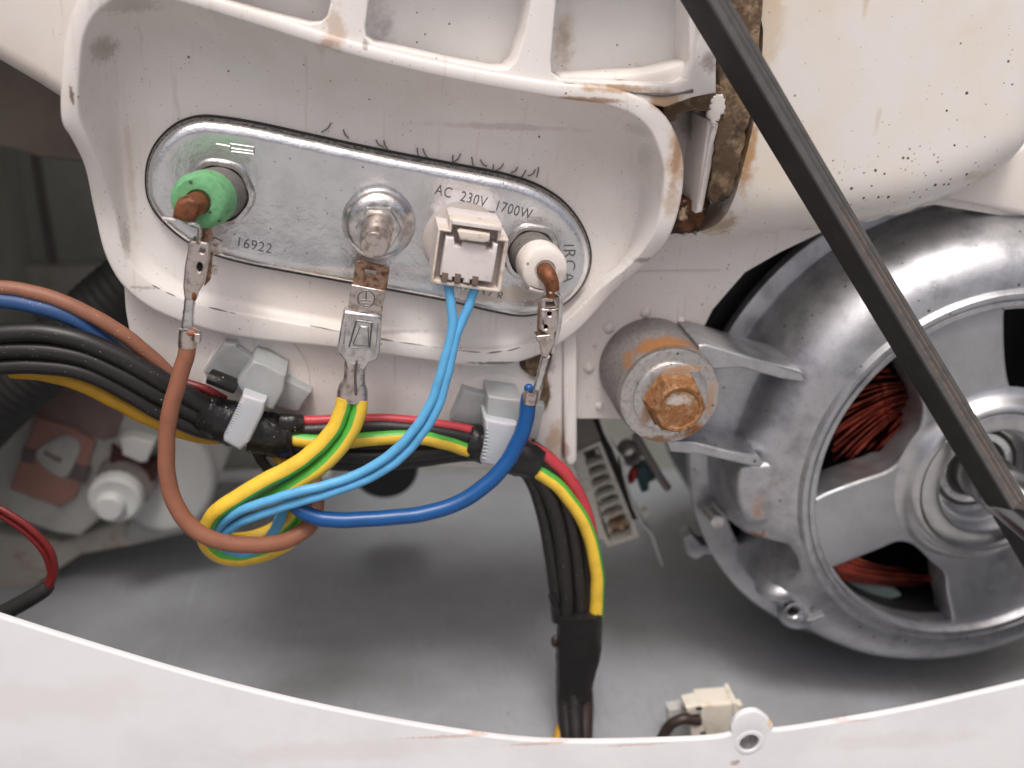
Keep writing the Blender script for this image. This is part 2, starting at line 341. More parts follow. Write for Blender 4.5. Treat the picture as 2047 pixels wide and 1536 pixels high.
def tube(path, r, seg=12, n=7, stripe=None, squash=1.0, caps=True, g=None, rf=None, jit=0, mi=0):
    """path: (px, py, h[, r px]); stripe=(start, end) degrees round the wire gets material 1; squash flattens towards the panel"""
    g = g or G()
    pts = [P(*q[:3]) for q in path]
    kk = [Vector(((q[3] if len(q) > 3 else r), (q[4] if len(q) > 4 else 0), 0)) for q in path]
    c = cat_rom(pts, n); rs = cat_rom(kk, n)
    if len(path) > 6:
        ph = [random.uniform(0, 6) for _ in range(4)]
        for i in range(1, len(c) - 1):
            c[i] = c[i] + Vector((math.sin(i * .45 + ph[0]) + .6 * math.sin(i * .9 + ph[1]), math.sin(i * .4 + ph[2]) + .6 * math.sin(i * 1.05 + ph[3]), 0)) * .55
    rings, prev = [], None
    for i, p in enumerate(c):
        tg = (c[min(i + 1, len(c) - 1)] - c[max(i - 1, 0)]).normalized()
        ref = Vector((0, 0, 1)) if prev is None else prev
        u = ref - tg * ref.dot(tg)
        u2 = Vector((0, 0, 1)) - tg * tg.z
        if u2.length > .5: u = u.normalized() * .3 + u2.normalized() * .7
        u.normalize(); prev = u
        b = tg.cross(u)
        rr = rs[i].x * K(p)
        if rf: rr *= rf(i / (len(c) - 1))
        ring = []
        for j in range(seg):
            a = 2 * math.pi * j / seg
            q = rr * (1 + (random.uniform(-jit, jit) if jit else 0))
            ring.append(p + u * (math.cos(a) * q * squash) + b * (math.sin(a) * q))
        rings.append(ring)
    v = [p for ring in rings for p in ring]; f = []; m_ = []
    for i in range(len(rings) - 1):
        tw = rs[i].y
        for j in range(seg):
            f.append([i * seg + j, i * seg + (j + 1) % seg, (i + 1) * seg + (j + 1) % seg, (i + 1) * seg + j])
            k = mi
            if stripe:
                a = ((j + .5) * 360 / seg + tw) % 360
                s0, s1 = stripe
                if (s0 <= a < s1) if s0 <= s1 else (a >= s0 or a < s1): k = 1
            m_.append(k)
    if caps:
        f.append(list(range(seg))[::-1]); m_.append(mi)
        f.append([(len(rings) - 1) * seg + j for j in range(seg)]); m_.append(mi)
    g.add(v, f, m_)
    return g
def lathe(c, prof, n=48, g=None, fn=None, mi=0, a0=0, a1=360, mis=None):
    g = g or G()
    full = abs(a1 - a0 - 360) < 1e-6
    cnt = n if full else n + 1
    v, f, m_ = [], [], []
    for j in range(cnt):
        a = R(a0 + (a1 - a0) * j / n)
        for k, (r, h) in enumerate(prof):
            if fn: r, h = fn(r, h, a, k)
            v.append(Vector((c[0] + r * math.cos(a), c[1] + r * math.sin(a), h)))
    m = len(prof)
    for j in range(n):
        j2 = (j + 1) % cnt
        for k in range(m - 1):
            f.append([j * m + k, j2 * m + k, j2 * m + k + 1, j * m + k + 1]); m_.append(mis[k] if mis else mi)
    g.add(v, f, m_)
    return g
def smooth_poly(pts, n=5):
    return [(p.x, p.y) for p in cat_rom([Vector((a, b)) for a, b in pts], n, True)]
def circ(cx, cy, r, n=28, ry=None):
    ry = ry or r
    return [(cx + r * math.cos(2 * math.pi * i / n), cy + ry * math.sin(2 * math.pi * i / n)) for i in range(n)]
def inside(p, pl):
    c = False; j = len(pl) - 1
    for i in range(len(pl)):
        a, b = pl[i], pl[j]
        if (a[1] > p[1]) != (b[1] > p[1]) and p[0] < (b[0] - a[0]) * (p[1] - a[1]) / (b[1] - a[1]) + a[0]: c = not c
        j = i
    return c
def fill2d(loops):
    """triangles over a flat outline with holes"""
    vs, es = [], []
    for l in loops:
        o = len(vs); vs += [Vector((p[0], p[1])) for p in l]
        es += [(o + i, o + (i + 1) % len(l)) for i in range(len(l))]
    ov, oe, of = delaunay_2d_cdt(vs, es, [], 0, 1e-5, False)[:3]
    tr = []
    for f in of:
        c = sum((ov[i] for i in f), Vector((0, 0))) / len(f)
        if sum(inside(c, l) for l in loops) % 2 == 1: tr.append(list(f))
    return ov, tr
def area2(l): return sum(l[i - 1][0] * l[i][1] - l[i][0] * l[i - 1][1] for i in range(len(l)))
def offset2(l, d):
    """shift a counter-clockwise loop inwards by d (clockwise: outwards)"""
    out = []; n = len(l)
    for i in range(n):
        p, a, b = Vector(l[i]), Vector(l[i - 1]), Vector(l[(i + 1) % n])
        e1, e2 = (p - a), (b - p)
        if e1.length < 1e-9 or e2.length < 1e-9: out.append(p); continue
        n1 = Vector((-e1.y, e1.x)).normalized(); n2 = Vector((-e2.y, e2.x)).normalized()
        m = n1 + n2
        if m.length < 1e-3: out.append(p + n1 * d); continue
        m.normalize()
        out.append(p + m * (d / max(m.dot(n1), .5)))
    return out
def prism_m(poly, holes, hf, hb, bev=0, res=2, g=None, mi=0):
    """poly, holes in frame x, y; front at height hf, back at hb; front edges rounded by bev"""
    g = g or G()
    outer = [Vector(p).to_2d() if not isinstance(p, Vector) else p.to_2d() for p in poly]
    if area2(outer) < 0: outer.reverse()
    hs = []
    for h_ in holes:
        q = [Vector((p[0], p[1])) for p in h_]
        if area2(q) > 0: q.reverse()
        hs.append(q)
    bev = min(bev, (hf - hb) * .95)
    steps = [(0, 0)] if not bev else [(bev * (1 - math.sin(math.pi / 2 * k / (res + 1))), bev * (1 - math.cos(math.pi / 2 * k / (res + 1)))) for k in range(res + 2)]
    lo = [outer] + hs
    tops = []
    for l in lo:
        rings = [[(p.x, p.y, hb) for p in l]]
        for dz, ins in steps:
            q = offset2(l, ins) if ins else l
            rings.append([(p.x, p.y, hf - dz) for p in q])
        n = len(l); v = [p for r_ in rings for p in r_]; f = []
        for i in range(len(rings) - 1):
            for j in range(n): f.append([i * n + j, i * n + (j + 1) % n, (i + 1) * n + (j + 1) % n, (i + 1) * n + j])
        g.add(v, f, mi); tops.append([(p[0], p[1]) for p in rings[-1]])
    for l2, z in ((tops, hf), (lo, hb)):
        ov, tr = fill2d(l2)
        g.add([(p.x, p.y, z) for p in ov], tr, mi)
    return g
def prism(poly, hf, hb, bev=0, holes=(), g=None, mi=0, res=2):
    return prism_m([P(a, b, hf).xy for a, b in poly], [[P(a, b, hf).xy for a, b in h_] for h_ in holes], hf, hb, bev, res, g, mi)
def ribbon(path, hf, hb, g=None, th=3):
    return g
def text(s_, px, py, h, size, ang, mats, parent, name, th=2.0, sx=1.0, off=0):
    cu = bpy.data.curves.new('t', 'FONT'); cu.body = s_; cu.size = size; cu.extrude = th / 2; cu.align_x = 'LEFT'; cu.offset = off
    cu.space_character = 1.12
    o = bpy.data.objects.new('t', cu); COL.objects.link(o)
    dg = bpy.context.evaluated_depsgraph_get()
    me = bpy.data.meshes.new_from_object(o.evaluated_get(dg))
    c = P(px, py, h); ca, sa = math.cos(R(ang)), math.sin(R(ang))
    g = G()
    g.add([Vector((c.x + (v.co.x * sx * ca - v.co.y * sa), c.y + (v.co.x * sx * sa + v.co.y * ca), c.z + v.co.z)) for v in me.vertices], [list(p.vertices) for p in me.polygons])
    bpy.data.objects.remove(o); bpy.data.curves.remove(cu); bpy.data.meshes.remove(me)
    return obj(name, g, mats, parent, ang=20)
def ball(px, py, h, r, rh=None, ry=None, g=None, n=16, mi=0, ang=0):
    g = g or G(); c = P(px, py, h); k = K(c); rx = r * k; ry = (ry or r) * k; rh = rh if rh is not None else r * k
    v, f = [], []
    m = n // 2
    ca, sa = math.cos(R(ang)), math.sin(R(ang))
    for i in range(m + 1):
        t = math.pi * i / m
        for j in range(n):
            a = 2 * math.pi * j / n
            x, y = rx * math.sin(t) * math.cos(a), ry * math.sin(t) * math.sin(a)
            v.append(c + Vector((x * ca - y * sa, x * sa + y * ca, rh * math.cos(t))))
    for i in range(m):
        for j in range(n):
            f.append([i * n + j, (i + 1) * n + j, (i + 1) * n + (j + 1) % n, i * n + (j + 1) % n])
    return g.add(v, f, mi)

# ------------------------------------------------------------------ setting: patio, cabinet
FLOOR_Y = P(1000, 1484, 330).y - 250
HFRONT = PF(520, 948, FLOOR_Y).z
XL, XR, YT = P(-420, 700, 0).x, P(2750, 700, 0).x, FLOOR_Y + 4600
HB = 330
g = G(); e_ = 90000
g.add([(-e_, FLOOR_Y - 500, -e_), (e_, FLOOR_Y - 500, -e_), (e_, FLOOR_Y - 500, e_), (-e_, FLOOR_Y - 500, e_)], [[0, 1, 2, 3]])
o = obj('patio', g, 'patio', origin=(0, FLOOR_Y - 500, 0)); o['kind'] = 'structure'; o['label'] = 'pale warm patio ground the washing machine stands on'
def slab(a, b, g=None):
    g = g or G(); (x0, y0, z0), (x1, y1, z1) = a, b
    return g.add([(x0, y0, z0), (x1, y0, z0), (x1, y1, z0), (x0, y1, z0), (x0, y0, z1), (x1, y0, z1), (x1, y1, z1), (x0, y1, z1)],
                 [[0, 3, 2, 1], [4, 5, 6, 7], [0, 1, 5, 4], [1, 2, 6, 5], [2, 3, 7, 6], [3, 0, 4, 7]])
cab = thing('washing_machine_cabinet', 'white enamel washing machine cabinet whose curved rear opening edge and screw lug fill the bottom', 'cabinet', ((XL + XR) / 2, FLOOR_Y - 480, HB))
edge = [(-60, 1212), (0, 1233), (180, 1290), (400, 1355), (600, 1405), (800, 1445), (1000, 1475), (1150, 1484), (1350, 1480), (1452, 1472), (1462, 1455), (1472, 1436), (1490, 1424), (1514, 1422), (1536, 1436), (1547, 1452), (1556, 1461),
        (1700, 1439), (1850, 1411), (2047, 1366), (2110, 1350)]
em = [P(a, b, HB) for a, b in edge]
em = cat_rom(em, 4)
poly = [p.xy for p in em] + [Vector((XR, em[-1].y + 600)), Vector((XR, FLOOR_Y - 420)), Vector((XL, FLOOR_Y - 420)), Vector((XL, em[0].y + 500))]
hole = [P(a, b, HB).xy for a, b in circ(1498, 1485, 20, 24, 18)]
rp = obj('rear_panel', prism_m(poly, [hole], HB, HB - 12, 6, 3), 'enamel', cab)
sp_ = sub(cab, rp)
lug = G(); cl = P(1498, 1485, HB)
lathe(cl, [(21, HB - 3), (23, HB + 1), (27, HB + 1.8), (33, HB + .8), (38, HB - 2)], 32, lug)
obj('screw_lug', lug, 'enamel', sp_)
obj('hole_liner', lathe(cl, [(20.6, HB - 2), (20.6, HB - 34), (0.1, HB - 34)], 24), 'clip', sp_)
obj('floor_pan', slab((XL, FLOOR_Y - 14, HFRONT), (XR, FLOOR_Y, HB - 36)), 'pan', cab)
obj('front_panel', slab((XL, FLOOR_Y - 420, HFRONT - 20), (XR, YT, HFRONT - 1)), 'panel', cab)
obj('side_panel', slab((XL - 16, FLOOR_Y - 420, HFRONT - 20), (XL - 1, YT, HB)), 'panel', cab)
obj('side_panel', slab((XR + 1, FLOOR_Y - 420, HFRONT - 20), (XR + 16, YT, HB)), 'panel', cab)
obj('top_panel', slab((XL - 16, YT + 1, HFRONT - 20), (XR + 16, YT + 20, HB)), 'enamel', cab)
obj('edge_highlight_bar', tube([(380, 968, HFRONT + 60), (420, 957, HFRONT + 60), (560, 953, HFRONT + 60), (660, 950, HFRONT + 60)], 15, 12, 5), 'enamel', cab)  # white bar added for the highlight along the pan's edge
g = prism([(-40, 528), (90, 536), (215, 530), (215, 600), (100, 640), (-40, 600)], HFRONT + 60, HFRONT + 2, 6)
obj('inner_ledge', g, 'panelpale', cab)
obj('seam_strip', tube([(70, 300, HFRONT + 6), (85, 400, HFRONT + 6), (108, 530, HFRONT + 6)], 9, 6, 3, squash=.5), 'greyplastic', cab)

# ------------------------------------------------------------------ tub
tub = thing('washing_machine_tub', 'white plastic washing machine tub, dirt speckled, with the heater recess and ribbed pockets', 'tub', P(760, 420, -40))
REC = [  # inner edge of the rim, outer edge, start of the recess floor, rim height
    ((160, 235), (121, 241), (243, 260), 100), ((159, 165), (120, 165), (243, 190), 110), ((168, 75), (129, 70), (247, 125), 112), ((203, 18), (165, -18), (275, 85), 112),
    ((268, -8), (240, -50), (335, 85), 112), ((345, 1), (352, -26), (400, 112), 112), ((500, 47), (507, 20), (490, 168), 112), ((700, 110), (706, 84), (690, 228), 112),
    ((900, 158), (905, 131), (890, 268), 112), ((1100, 194), (1105, 165), (1090, 300), 112), ((1215, 212), (1232, 178), (1190, 322), 112), ((1287, 248), (1322, 222), (1245, 345), 112),
    ((1321, 315), (1364, 300), (1272, 380), 112), ((1326, 375), (1366, 385), (1277, 415), 110), ((1310, 455), (1342, 470), (1262, 480), 98), ((1268, 520), (1305, 516), (1232, 535), 60),
    ((1195, 580), (1228, 585), (1178, 572), 18), ((1125, 645), (1150, 668), (1118, 610), 0), ((1050, 688), (1062, 718), (1040, 655), -2), ((960, 700), (966, 735), (955, 668), -2),
    ((850, 688), (850, 722), (850, 660), -2), ((700, 664), (692, 700), (705, 640), -2), ((500, 628), (478, 676), (505, 602), -2), ((380, 600), (345, 640), (390, 575), 0),
    ((290, 552), (262, 592), (318, 530), 2), ((248, 495), (213, 522), (275, 480), 6), ((232, 425), (187, 425), (258, 425), 14), ((207, 350), (168, 335), (250, 370), 48), ((178, 285), (140, 276), (246, 310), 82)]
NS = 5
hi = [Vector((r[3], 0)) for r in REC]
def loopc(idx, dh=0, mode=None):
    pts = [P(r[idx][0], r[idx][1], (r[3] if mode is None else mode)) for r in REC]
    return cat_rom(pts, NS, True)
rin, rout, rfl = loopc(0), loopc(1), loopc(2, mode=-30)
n_ = len(rin)
loops = []
def mixl(a, b, t): return [p + (q - p) * t for p, q in zip(a, b)]
def lower(a, d): return [p - Vector((0, 0, d)) for p in a]
loops.append([Vector((p.x, p.y, -140)) for p in rout])
loops.append(lower(rout, 10))
for fr, dz in ((.03, 4), (.10, 1), (.17, 0), (.5, -1), (.86, 0), (.93, 1), (.98, 4)): loops.append(lower(mixl(rout, rin, fr), dz))
loops.append(lower(rin, 9))
for k in range(1, 11):
    t = k / 10 * math.pi / 2
    lat, dep = 1 - math.cos(t), math.sin(t)
    loops.append([Vector((a.x + (b.x - a.x) * (lat * .75 + k / 10 * .25), a.y + (b.y - a.y) * (lat * .75 + k / 10 * .25), (a.z - 9) + (b.z - a.z + 9) * (dep * .8 + k / 10 * .2))) for a, b in zip(rin, rfl)])
cen = sum(rfl, Vector()) / n_
for s_ in (.9, .7, .4): loops.append([cen + (p - cen) * s_ for p in rfl])
g = G(); v = [p for l in loops for p in l]; f = []
for i in range(len(loops) - 1):
    for j in range(n_): f.append([i * n_ + j, i * n_ + (j + 1) % n_, (i + 1) * n_ + (j + 1) % n_, (i + 1) * n_ + j])
f.append([(len(loops) - 1) * n_ + j for j in range(n_)])
g.add(v, f)
obj('heater_recess', g, 'tub', tub, ang=60)
# ribbed pockets above the recess
web = [(352, -140), (352, -14), (420, 16), (500, 37), (600, 70), (700, 99), (800, 124), (900, 147), (1000, 166), (1100, 182), (1230, 197), (1330, 215), (1385, 195), (1432, 186), (1432, -140)]
h1 = [(400, -130), (440, -1), (520, 22), (617, 47), (640, 45), (655, 32), (664, -10), (684, -130)]
h2 = [(742, -130), (738, -10), (729, 56), (732, 74), (748, 86), (800, 97), (900, 120), (992, 138), (1016, 137), (1031, 122), (1050, 60), (1064, -10), (1080, -130)]
h3 = [(1125, -130), (1112, 0), (1101, 120), (1103, 145), (1118, 158), (1240, 166), (1355, 170), (1374, 160), (1385, 130), (1400, 60), (1405, -130)]
obj('ribbed_web', prism(web, 100, -120, 4, [h1, h2, h3], res=3), 'tub', tub)
for pl in (h1, h2, h3):
    cx_, cy_ = sum(a for a, b in pl) / len(pl), sum(b for a, b in pl) / len(pl)
    obj('pocket_floor', prism([(cx_ + (a - cx_) * 1.15, cy_ + (b - cy_) * 1.15) for a, b in pl], -22, -110, 2), 'floor_white', tub)
# wedge of plastic at the foot of the right pocket
obj('pocket_wedge', prism([(1120, 150), (1300, 140), (1376, 122), (1390, 160), (1365, 185), (1230, 176), (1115, 170)], 50, -24, 16), 'tub2', tub)
# pocket right of the recess
obj('gap_wall', prism([(1320, 190), (1460, 150), (1470, 400), (1400, 480), (1320, 480)], -60, -120, 3), 'tub', tub)
obj('pocket_strip', prism([(1378, -120), (1425, -120), (1424, 60), (1420, 130), (1404, 140), (1396, 145), (1388, 138), (1376, 120)], 70, -60, 6), 'tub', tub)
def crust(poly, hf, hb, m_, nm, bev=8):
    rg = random.Random(11)
    pl_ = [(a + rg.uniform(-2.6, 2.6), b + rg.uniform(-2.6, 2.6)) for a, b in smooth_poly(poly, 6)]
    g = prism(pl_, hf, hb, min(bev, 4))
    return obj(nm, g, m_, tub, ang=80)
crust([(1436, -120), (1530, -120), (1522, 60), (1516, 170), (1495, 250), (1480, 330), (1462, 392), (1440, 402), (1420, 395), (1428, 300), (1436, 220), (1440, 100)], 66, -50, 'crust', 'dirt_crust')
crust([(1322, 196), (1345, 186), (1400, 182), (1440, 172), (1450, 205), (1425, 222), (1370, 224), (1352, 240), (1330, 240)], 72, -10, 'crust', 'dirt_crust')
crust([(1345, 410), (1380, 402), (1420, 398), (1412, 430), (1395, 462), (1370, 468), (1336, 468), (1338, 440)], 20, -60, 'rustcrust', 'rust_crust')
crust([(1428, 192), (1441, 188), (1452, 205), (1448, 225), (1436, 242), (1428, 252), (1418, 235), (1420, 210)], 74, 60, 'tub2', 'bare_patch', 4)
obj('bare_patch', tube([(1431, 244, 66), (1420, 290, 66), (1411, 340, 64), (1401, 405, 56)], 5, 8, 4, rf=lambda t: 1 + .3 * math.sin(t * 9)), 'tub2', tub)
obj('gap_rib', prism([(1416, 240), (1440, 230), (1424, 330), (1405, 425), (1392, 428), (1404, 330)], 60, -58, 6), 'tub', tub)
def inset(loop, d):
    q = offset2([(p.x, p.y) for p in loop], d if area2([(p.x, p.y) for p in loop]) > 0 else -d)
    return [Vector((a[0], a[1], p.z)) for a, p in zip(q, loop)]
# bulge on the right: flat towards the viewer, rolled over along its lower and right edge
bo = [(1524, -160), (1522, 60), (1516, 160), (1502, 250), (1484, 320), (1462, 385), (1430, 430), (1388, 462), (1400, 469), (1500, 462), (1640, 449), (1760, 430), (1870, 394), (1960, 350), (2018, 302), (2046, 240), (2064, 100), (2075, -160)]
bz = [40, 40, 40, 40, 36, 24, -10, -40] + [-50] * 8 + [-30, 0]
bl = [p.xy for p in cat_rom([P(a, b, z) for (a, b), z in zip(bo, bz)], 6, True)]
low = [p.xy for p in cat_rom([P(a, b, -50) for a, b in bo[7:]], 10)]
def bulge_h(p):
    d = min((Vector(p) - q).length for q in low)
    t = min(d / 125, 1)
    return -50 + 100 * math.sqrt(max(0, 1 - (1 - t) ** 2.4))
inner = []
x0, x1, y0, y1 = min(p.x for p in bl), max(p.x for p in bl), min(p.y for p in bl), max(p.y for p in bl)
yy = y0
while yy < y1:
    xx = x0 + random.uniform(0, 10)
    while xx < x1:
        q = Vector((xx, yy))
        if inside(q, bl) and min((q - e).length for e in bl) > 5: inner.append(q)
        xx += 14
    yy += 12
vs = [Vector(p) for p in bl] + inner
ov, oe, of = delaunay_2d_cdt(vs, [(i, (i + 1) % len(bl)) for i in range(len(bl))], [], 0, 1e-5, False)[:3]
g = G()
g.add([(p.x, p.y, bulge_h(p)) for p in ov], [list(q) for q in of if inside(sum((ov[i] for i in q), Vector((0, 0))) / 3, bl)])
nb = len(bl)
g.add([(p.x, p.y, bulge_h(p)) for p in bl] + [(p.x, p.y, -160) for p in bl], [[i, (i + 1) % nb, nb + (i + 1) % nb, nb + i] for i in range(nb)])
obj('tub_bulge', g, 'bulge', tub, ang=50)
# apron behind the motor, skirt below the recess, outer bodies
apron = [(1120, 520), (1300, 440), (1500, 380), (1900, 330), (2200, 300), (2200, 440), (2047, 440), (1960, 425), (1870, 410), (1760, 428), (1650, 462), (1560, 505), (1490, 545), (1455, 585), (1425, 620), (1405, 660), (1390, 700), (1380, 838), (1150, 838)]
obj('motor_apron', prism(apron, -90, -125, 3), 'tub', tub)
obj('lower_bulge', prism([(1700, 440), (1860, 384), (1960, 330), (2140, 250), (2140, 450), (2047, 432), (1960, 412), (1890, 400), (1760, 430)], -70, -160, 14), 'tub2', tub)
obj('apron_seam', tube([(1160, 545, -88), (1300, 543, -88), (1440, 541, -88)], 1.6, 6, 2), 'tub2', tub)
for a, b, r_ in ((1217, 655, 13), (1290, 624, 12), (1362, 642, 9), (1177, 735, 12), (1198, 812, 9), (1190, 690, 5)):
    obj('moulded_knob', ball(a, b, -91, r_, 10), 'tub2', tub)
skirt = [(246, 560), (250, 620), (262, 690), (290, 740), (340, 800), (440, 880), (560, 915), (700, 926), (820, 930), (940, 936), (1124, 934), (1126, 600), (900, 560), (500, 520)]
obj('skirt_panel', prism(skirt, -40, -110, 6), 'tub', tub)
obj('skirt_rib', prism([(1124, 590), (1154, 578), (1154, 920), (1148, 931), (1134, 932), (1128, 920)], -34, -110, 7), 'tub', tub)
obj('skirt_disc', prism(circ(513, 765, 107, 48), -36, -60, 3), 'tub', tub)
obj('skirt_disc', prism(circ(990, 838, 93, 48), -36, -60, 3), 'tub', tub)
obj('skirt_fillet', prism(smooth_poly([(1040, 725), (1075, 700), (1105, 705), (1095, 750), (1100, 790), (1092, 815), (1080, 800), (1085, 765), (1050, 745)]), -32, -60, 5), 'crust', tub)
obj('rear_shell', prism([(-400, -60), (-150, 40), (0, 130), (70, 171), (140, 216), (250, 285), (420, 200), (420, -300), (-400, -300)], -90, -480, 40, res=4), 'tub2', tub)
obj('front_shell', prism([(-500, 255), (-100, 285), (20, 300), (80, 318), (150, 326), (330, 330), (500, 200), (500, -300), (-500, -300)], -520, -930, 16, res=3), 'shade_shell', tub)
# strokes above the plate draw in a lettering shadow; ledge lines are dirt
g = G()
for (a, b) in ((655, 262), (690, 275), (757, 296), (770, 297), (835, 312), (850, 313), (905, 326), (915, 323), (945, 330), (965, 335), (985, 345), (1000, 343), (1030, 350), (1045, 356), (1065, 355), (1075, 350)):
    dx, dy = random.uniform(-14, 14), random.uniform(4, 17)
    b -= 10; tube([(a - dx * .5, b - 6, -24), (a, b + dy * .4, -25), (a + dx, b + dy, -25)], 1.5, 5, 3, g=g, squash=.6)
tube([(246, 505, 2), (262, 534, 1), (292, 562, 0), (340, 588, -1), (400, 610, -3), (470, 627, -3)], 1.6, 6, 8, g=g, rf=lambda t: .4 + abs(math.sin(t * 23) * math.sin(t * 9)))
tube([(620, 651, -3), (700, 667, -3), (780, 681, -3), (870, 694, -3), (950, 704, -3), (1010, 702, -3), (1060, 688, -3), (1110, 662, -2)], 1.6, 6, 8, g=g, rf=lambda t: .3 + abs(math.sin(t * 31) * math.sin(t * 7)))
tube([(1125, 168, 101), (1180, 176, 101), (1250, 184, 101), (1330, 190, 101), (1385, 182, 101)], 4, 6, 6, g=g, rf=lambda t: .5 + .5 * abs(math.sin(t * 11)))  # dark stroke paints in the shading of the groove below the pocket
o = obj('dirt_shadow_strokes', g, M['greycer'], tub); o['kind'] = 'stuff'

# ------------------------------------------------------------------ heating element
hel = thing('heating_element', 'zinc plated oval heating element flange with stamped rating and stud terminals', 'heating element', P(740, 430, -25))
plate = [(293, 365), (297, 322), (316, 282), (352, 248), (395, 233), (440, 234), (520, 247), (620, 269), (720, 291), (820, 311), (920, 330), (1010, 348), (1075, 370), (1128, 405), (1165, 455), (1180, 510), (1168, 560), (1135, 600), (1090, 622), (1040, 630), (980, 620),
         (900, 601), (800, 582), (700, 564), (600, 546), (500, 527), (430, 508), (372, 480), (325, 440), (300, 402)]
pl = cat_rom([P(a, b, -29) for a, b in plate], 5, True)
cb = Vector((P(740, 430, 0).x, P(740, 430, 0).y, 0))
loops = [pl]
for k in range(0, 8):
    t = k / 7 * math.pi / 2
    loops.append([Vector((p.x, p.y, -24 + 24 * math.sin(t))) for p in inset(pl, 1 + 28 * (1 - math.cos(t)))])
loops.append([Vector((p.x, p.y, -2.5)) for p in inset(pl, 40)])
nb = len(pl); g = G(); v = [p for l in loops for p in l]; f = []
for i in range(len(loops) - 1):
    for j in range(nb): f.append([i * nb + j, i * nb + (j + 1) % nb, (i + 1) * nb + (j + 1) % nb, (i + 1) * nb + j])
f.append([(len(loops) - 1) * nb + j for j in range(nb)])
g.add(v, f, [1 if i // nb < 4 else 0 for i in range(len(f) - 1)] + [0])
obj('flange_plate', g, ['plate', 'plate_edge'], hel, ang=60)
ga = [[Vector((p.x, p.y, z)) for p in inset(pl, d)] for z, d in ((-30, -2.5), (-24, -2.5), (-22, -1), (-22, 4))]
obj('rubber_gasket', G().add([p for l in ga for p in l], [[i * nb + j, i * nb + (j + 1) % nb, (i + 1) * nb + (j + 1) % nb, (i + 1) * nb + j] for i in range(3) for j in range(nb)]), 'hose', hel)
PH = -2.5
def bushing(bx, by, tx, ty, rc, rs, rt, m_, hgt, nm):
    """collar at bx, by on the plate, ceramic sleeve to its tip at tx, ty"""
    b0 = P(bx, by, 0)
    g = G(); rng = random.Random(3)
    lathe(b0, [(rc + 5, PH), (rc + 3, 6), (rc, 9), (rc - 7, 9), (rc - 10, 5), (rc - 11, PH)], 36, g, fn=lambda r, h, a, k: (r * (1 + .025 * math.cos(6 * a + 1)), h))
    obj('crimp_collar', g, 'steel', hel)
    g = G(); lathe(b0, [(rc - 10, PH + .5), (rc - 13, 4), (.1, 5)], 32, g)
    obj('sleeve_base', g, 'greycer', hel)
    s0, s1 = P(bx, by, 2), P(tx, ty, hgt)
    g = G(); ax = s1 - s0; rings = []
    prof = [(0, rs * .98), (.3, rs), (.55, rs), (.6, rs * 1.02), (.9, rs * 1.0), (.97, rs * .93), (1.0, rs * .8), (1.0, rs * .45), (.96, rs * .4), (.96, .1)]
    seg = 32; v = []; f = []; mi = []
    for t, r_ in prof:
        c = s0 + ax * t
        v += [c + Vector((math.cos(2 * math.pi * j / seg) * r_, math.sin(2 * math.pi * j / seg) * r_, 0)) for j in range(seg)]
    for i in range(len(prof) - 1):
        for j in range(seg):
            f.append([i * seg + j, i * seg + (j + 1) % seg, (i + 1) * seg + (j + 1) % seg, (i + 1) * seg + j]); mi.append(0 if i < 2 else 1)
    g.add(v, f, mi)
    return obj(nm, g, ['greycer', m_], hel)
bushing(440, 386, 396, 404, 62, 52, 48, 'green', 150, 'ceramic_sleeve')
bushing(1062, 506, 1090, 541, 57, 47, 42, 'whitecer', 120, 'ceramic_sleeve')
g = tube([(398, 404, 140, 23), (388, 410, 165, 24), (380, 414, 176, 22)], 22, 14, 5)
obj('terminal_blade', g, 'copper_rust', hel)
g = prism([(346, 420), (352, 404), (378, 396), (400, 408), (392, 432), (388, 446), (362, 444), (344, 436)], 190, 150, 7)
obj('terminal_blade', g, 'copper_rust', hel)
g = tube([(1088, 540, 112, 17), (1096, 552, 136, 17), (1103, 568, 142, 15), (1105, 592, 140, 13)], 16, 12, 5)
obj('terminal_blade', g, 'copper_rust', hel)
# centre stud: domed washer, nut, stud
c = P(757, 447, 0)
g = G(); lathe(c, [(74, PH), (73.5, 4), (70, 15), (62, 25), (51, 31), (42, 32), (30, 32)], 48, g); obj('domed_washer', g, 'steel', hel)
g = G(); v = []
lathe(c, [(46, 28), (46, 42), (43, 46), (30, 46)], 6, g); obj('nut', g, 'steel', hel, ang=20)
g = G(); prof = [(33, 30)] + [(33 - (k % 2) * 3.5, 40 + k * 6) for k in range(14)] + [(30, 124), (26, 130), (.1, 130)]
s0, s1 = P(757, 447, 30), P(748, 491, 130)
lathe((0, 0), prof, 32, g)
ax = (s1 - s0)
g.v = [Vector((s0.x + ax.x * (p.z - 30) / 100 + p.x * .92, s0.y + ax.y * (p.z - 30) / 100 + p.y * .92, p.z)) for p in g.v]
obj('stud', g, 'terminal', hel)
g = G(); lathe(P(925, 484, 0), [(82, PH), (80, 1), (72, 5), (55, 7), (44, 2), (42, -2)], 44, g); obj('rubber_grommet', g, 'rubber', hel)
obj('grommet_bore', lathe(P(930, 474, 0), [(46, 5), (.1, 5)], 32), 'dark', hel)
text('AC  230V  1700W', 868, 388, PH, 30, -13.5, 'stamp', hel, 'stamped_rating', 1.4, .80)
text('16922', 470, 492, PH, 29, -11.5, 'stamp', hel, 'stamped_number', 1.4, .9)
text('3062-032 R', 884, 573, PH, 29, -13.5, 'stamp', hel, 'stamped_number', 1.4, .86)
text('IRCA', 1127, 487, PH, 37, -87, 'stamp', hel, 'embossed_name', 3, .95, -.2)
g = G()
tube([(432, 288, PH + .5), (460, 293, PH + .5)], 1.6, 5, 2, g=g)
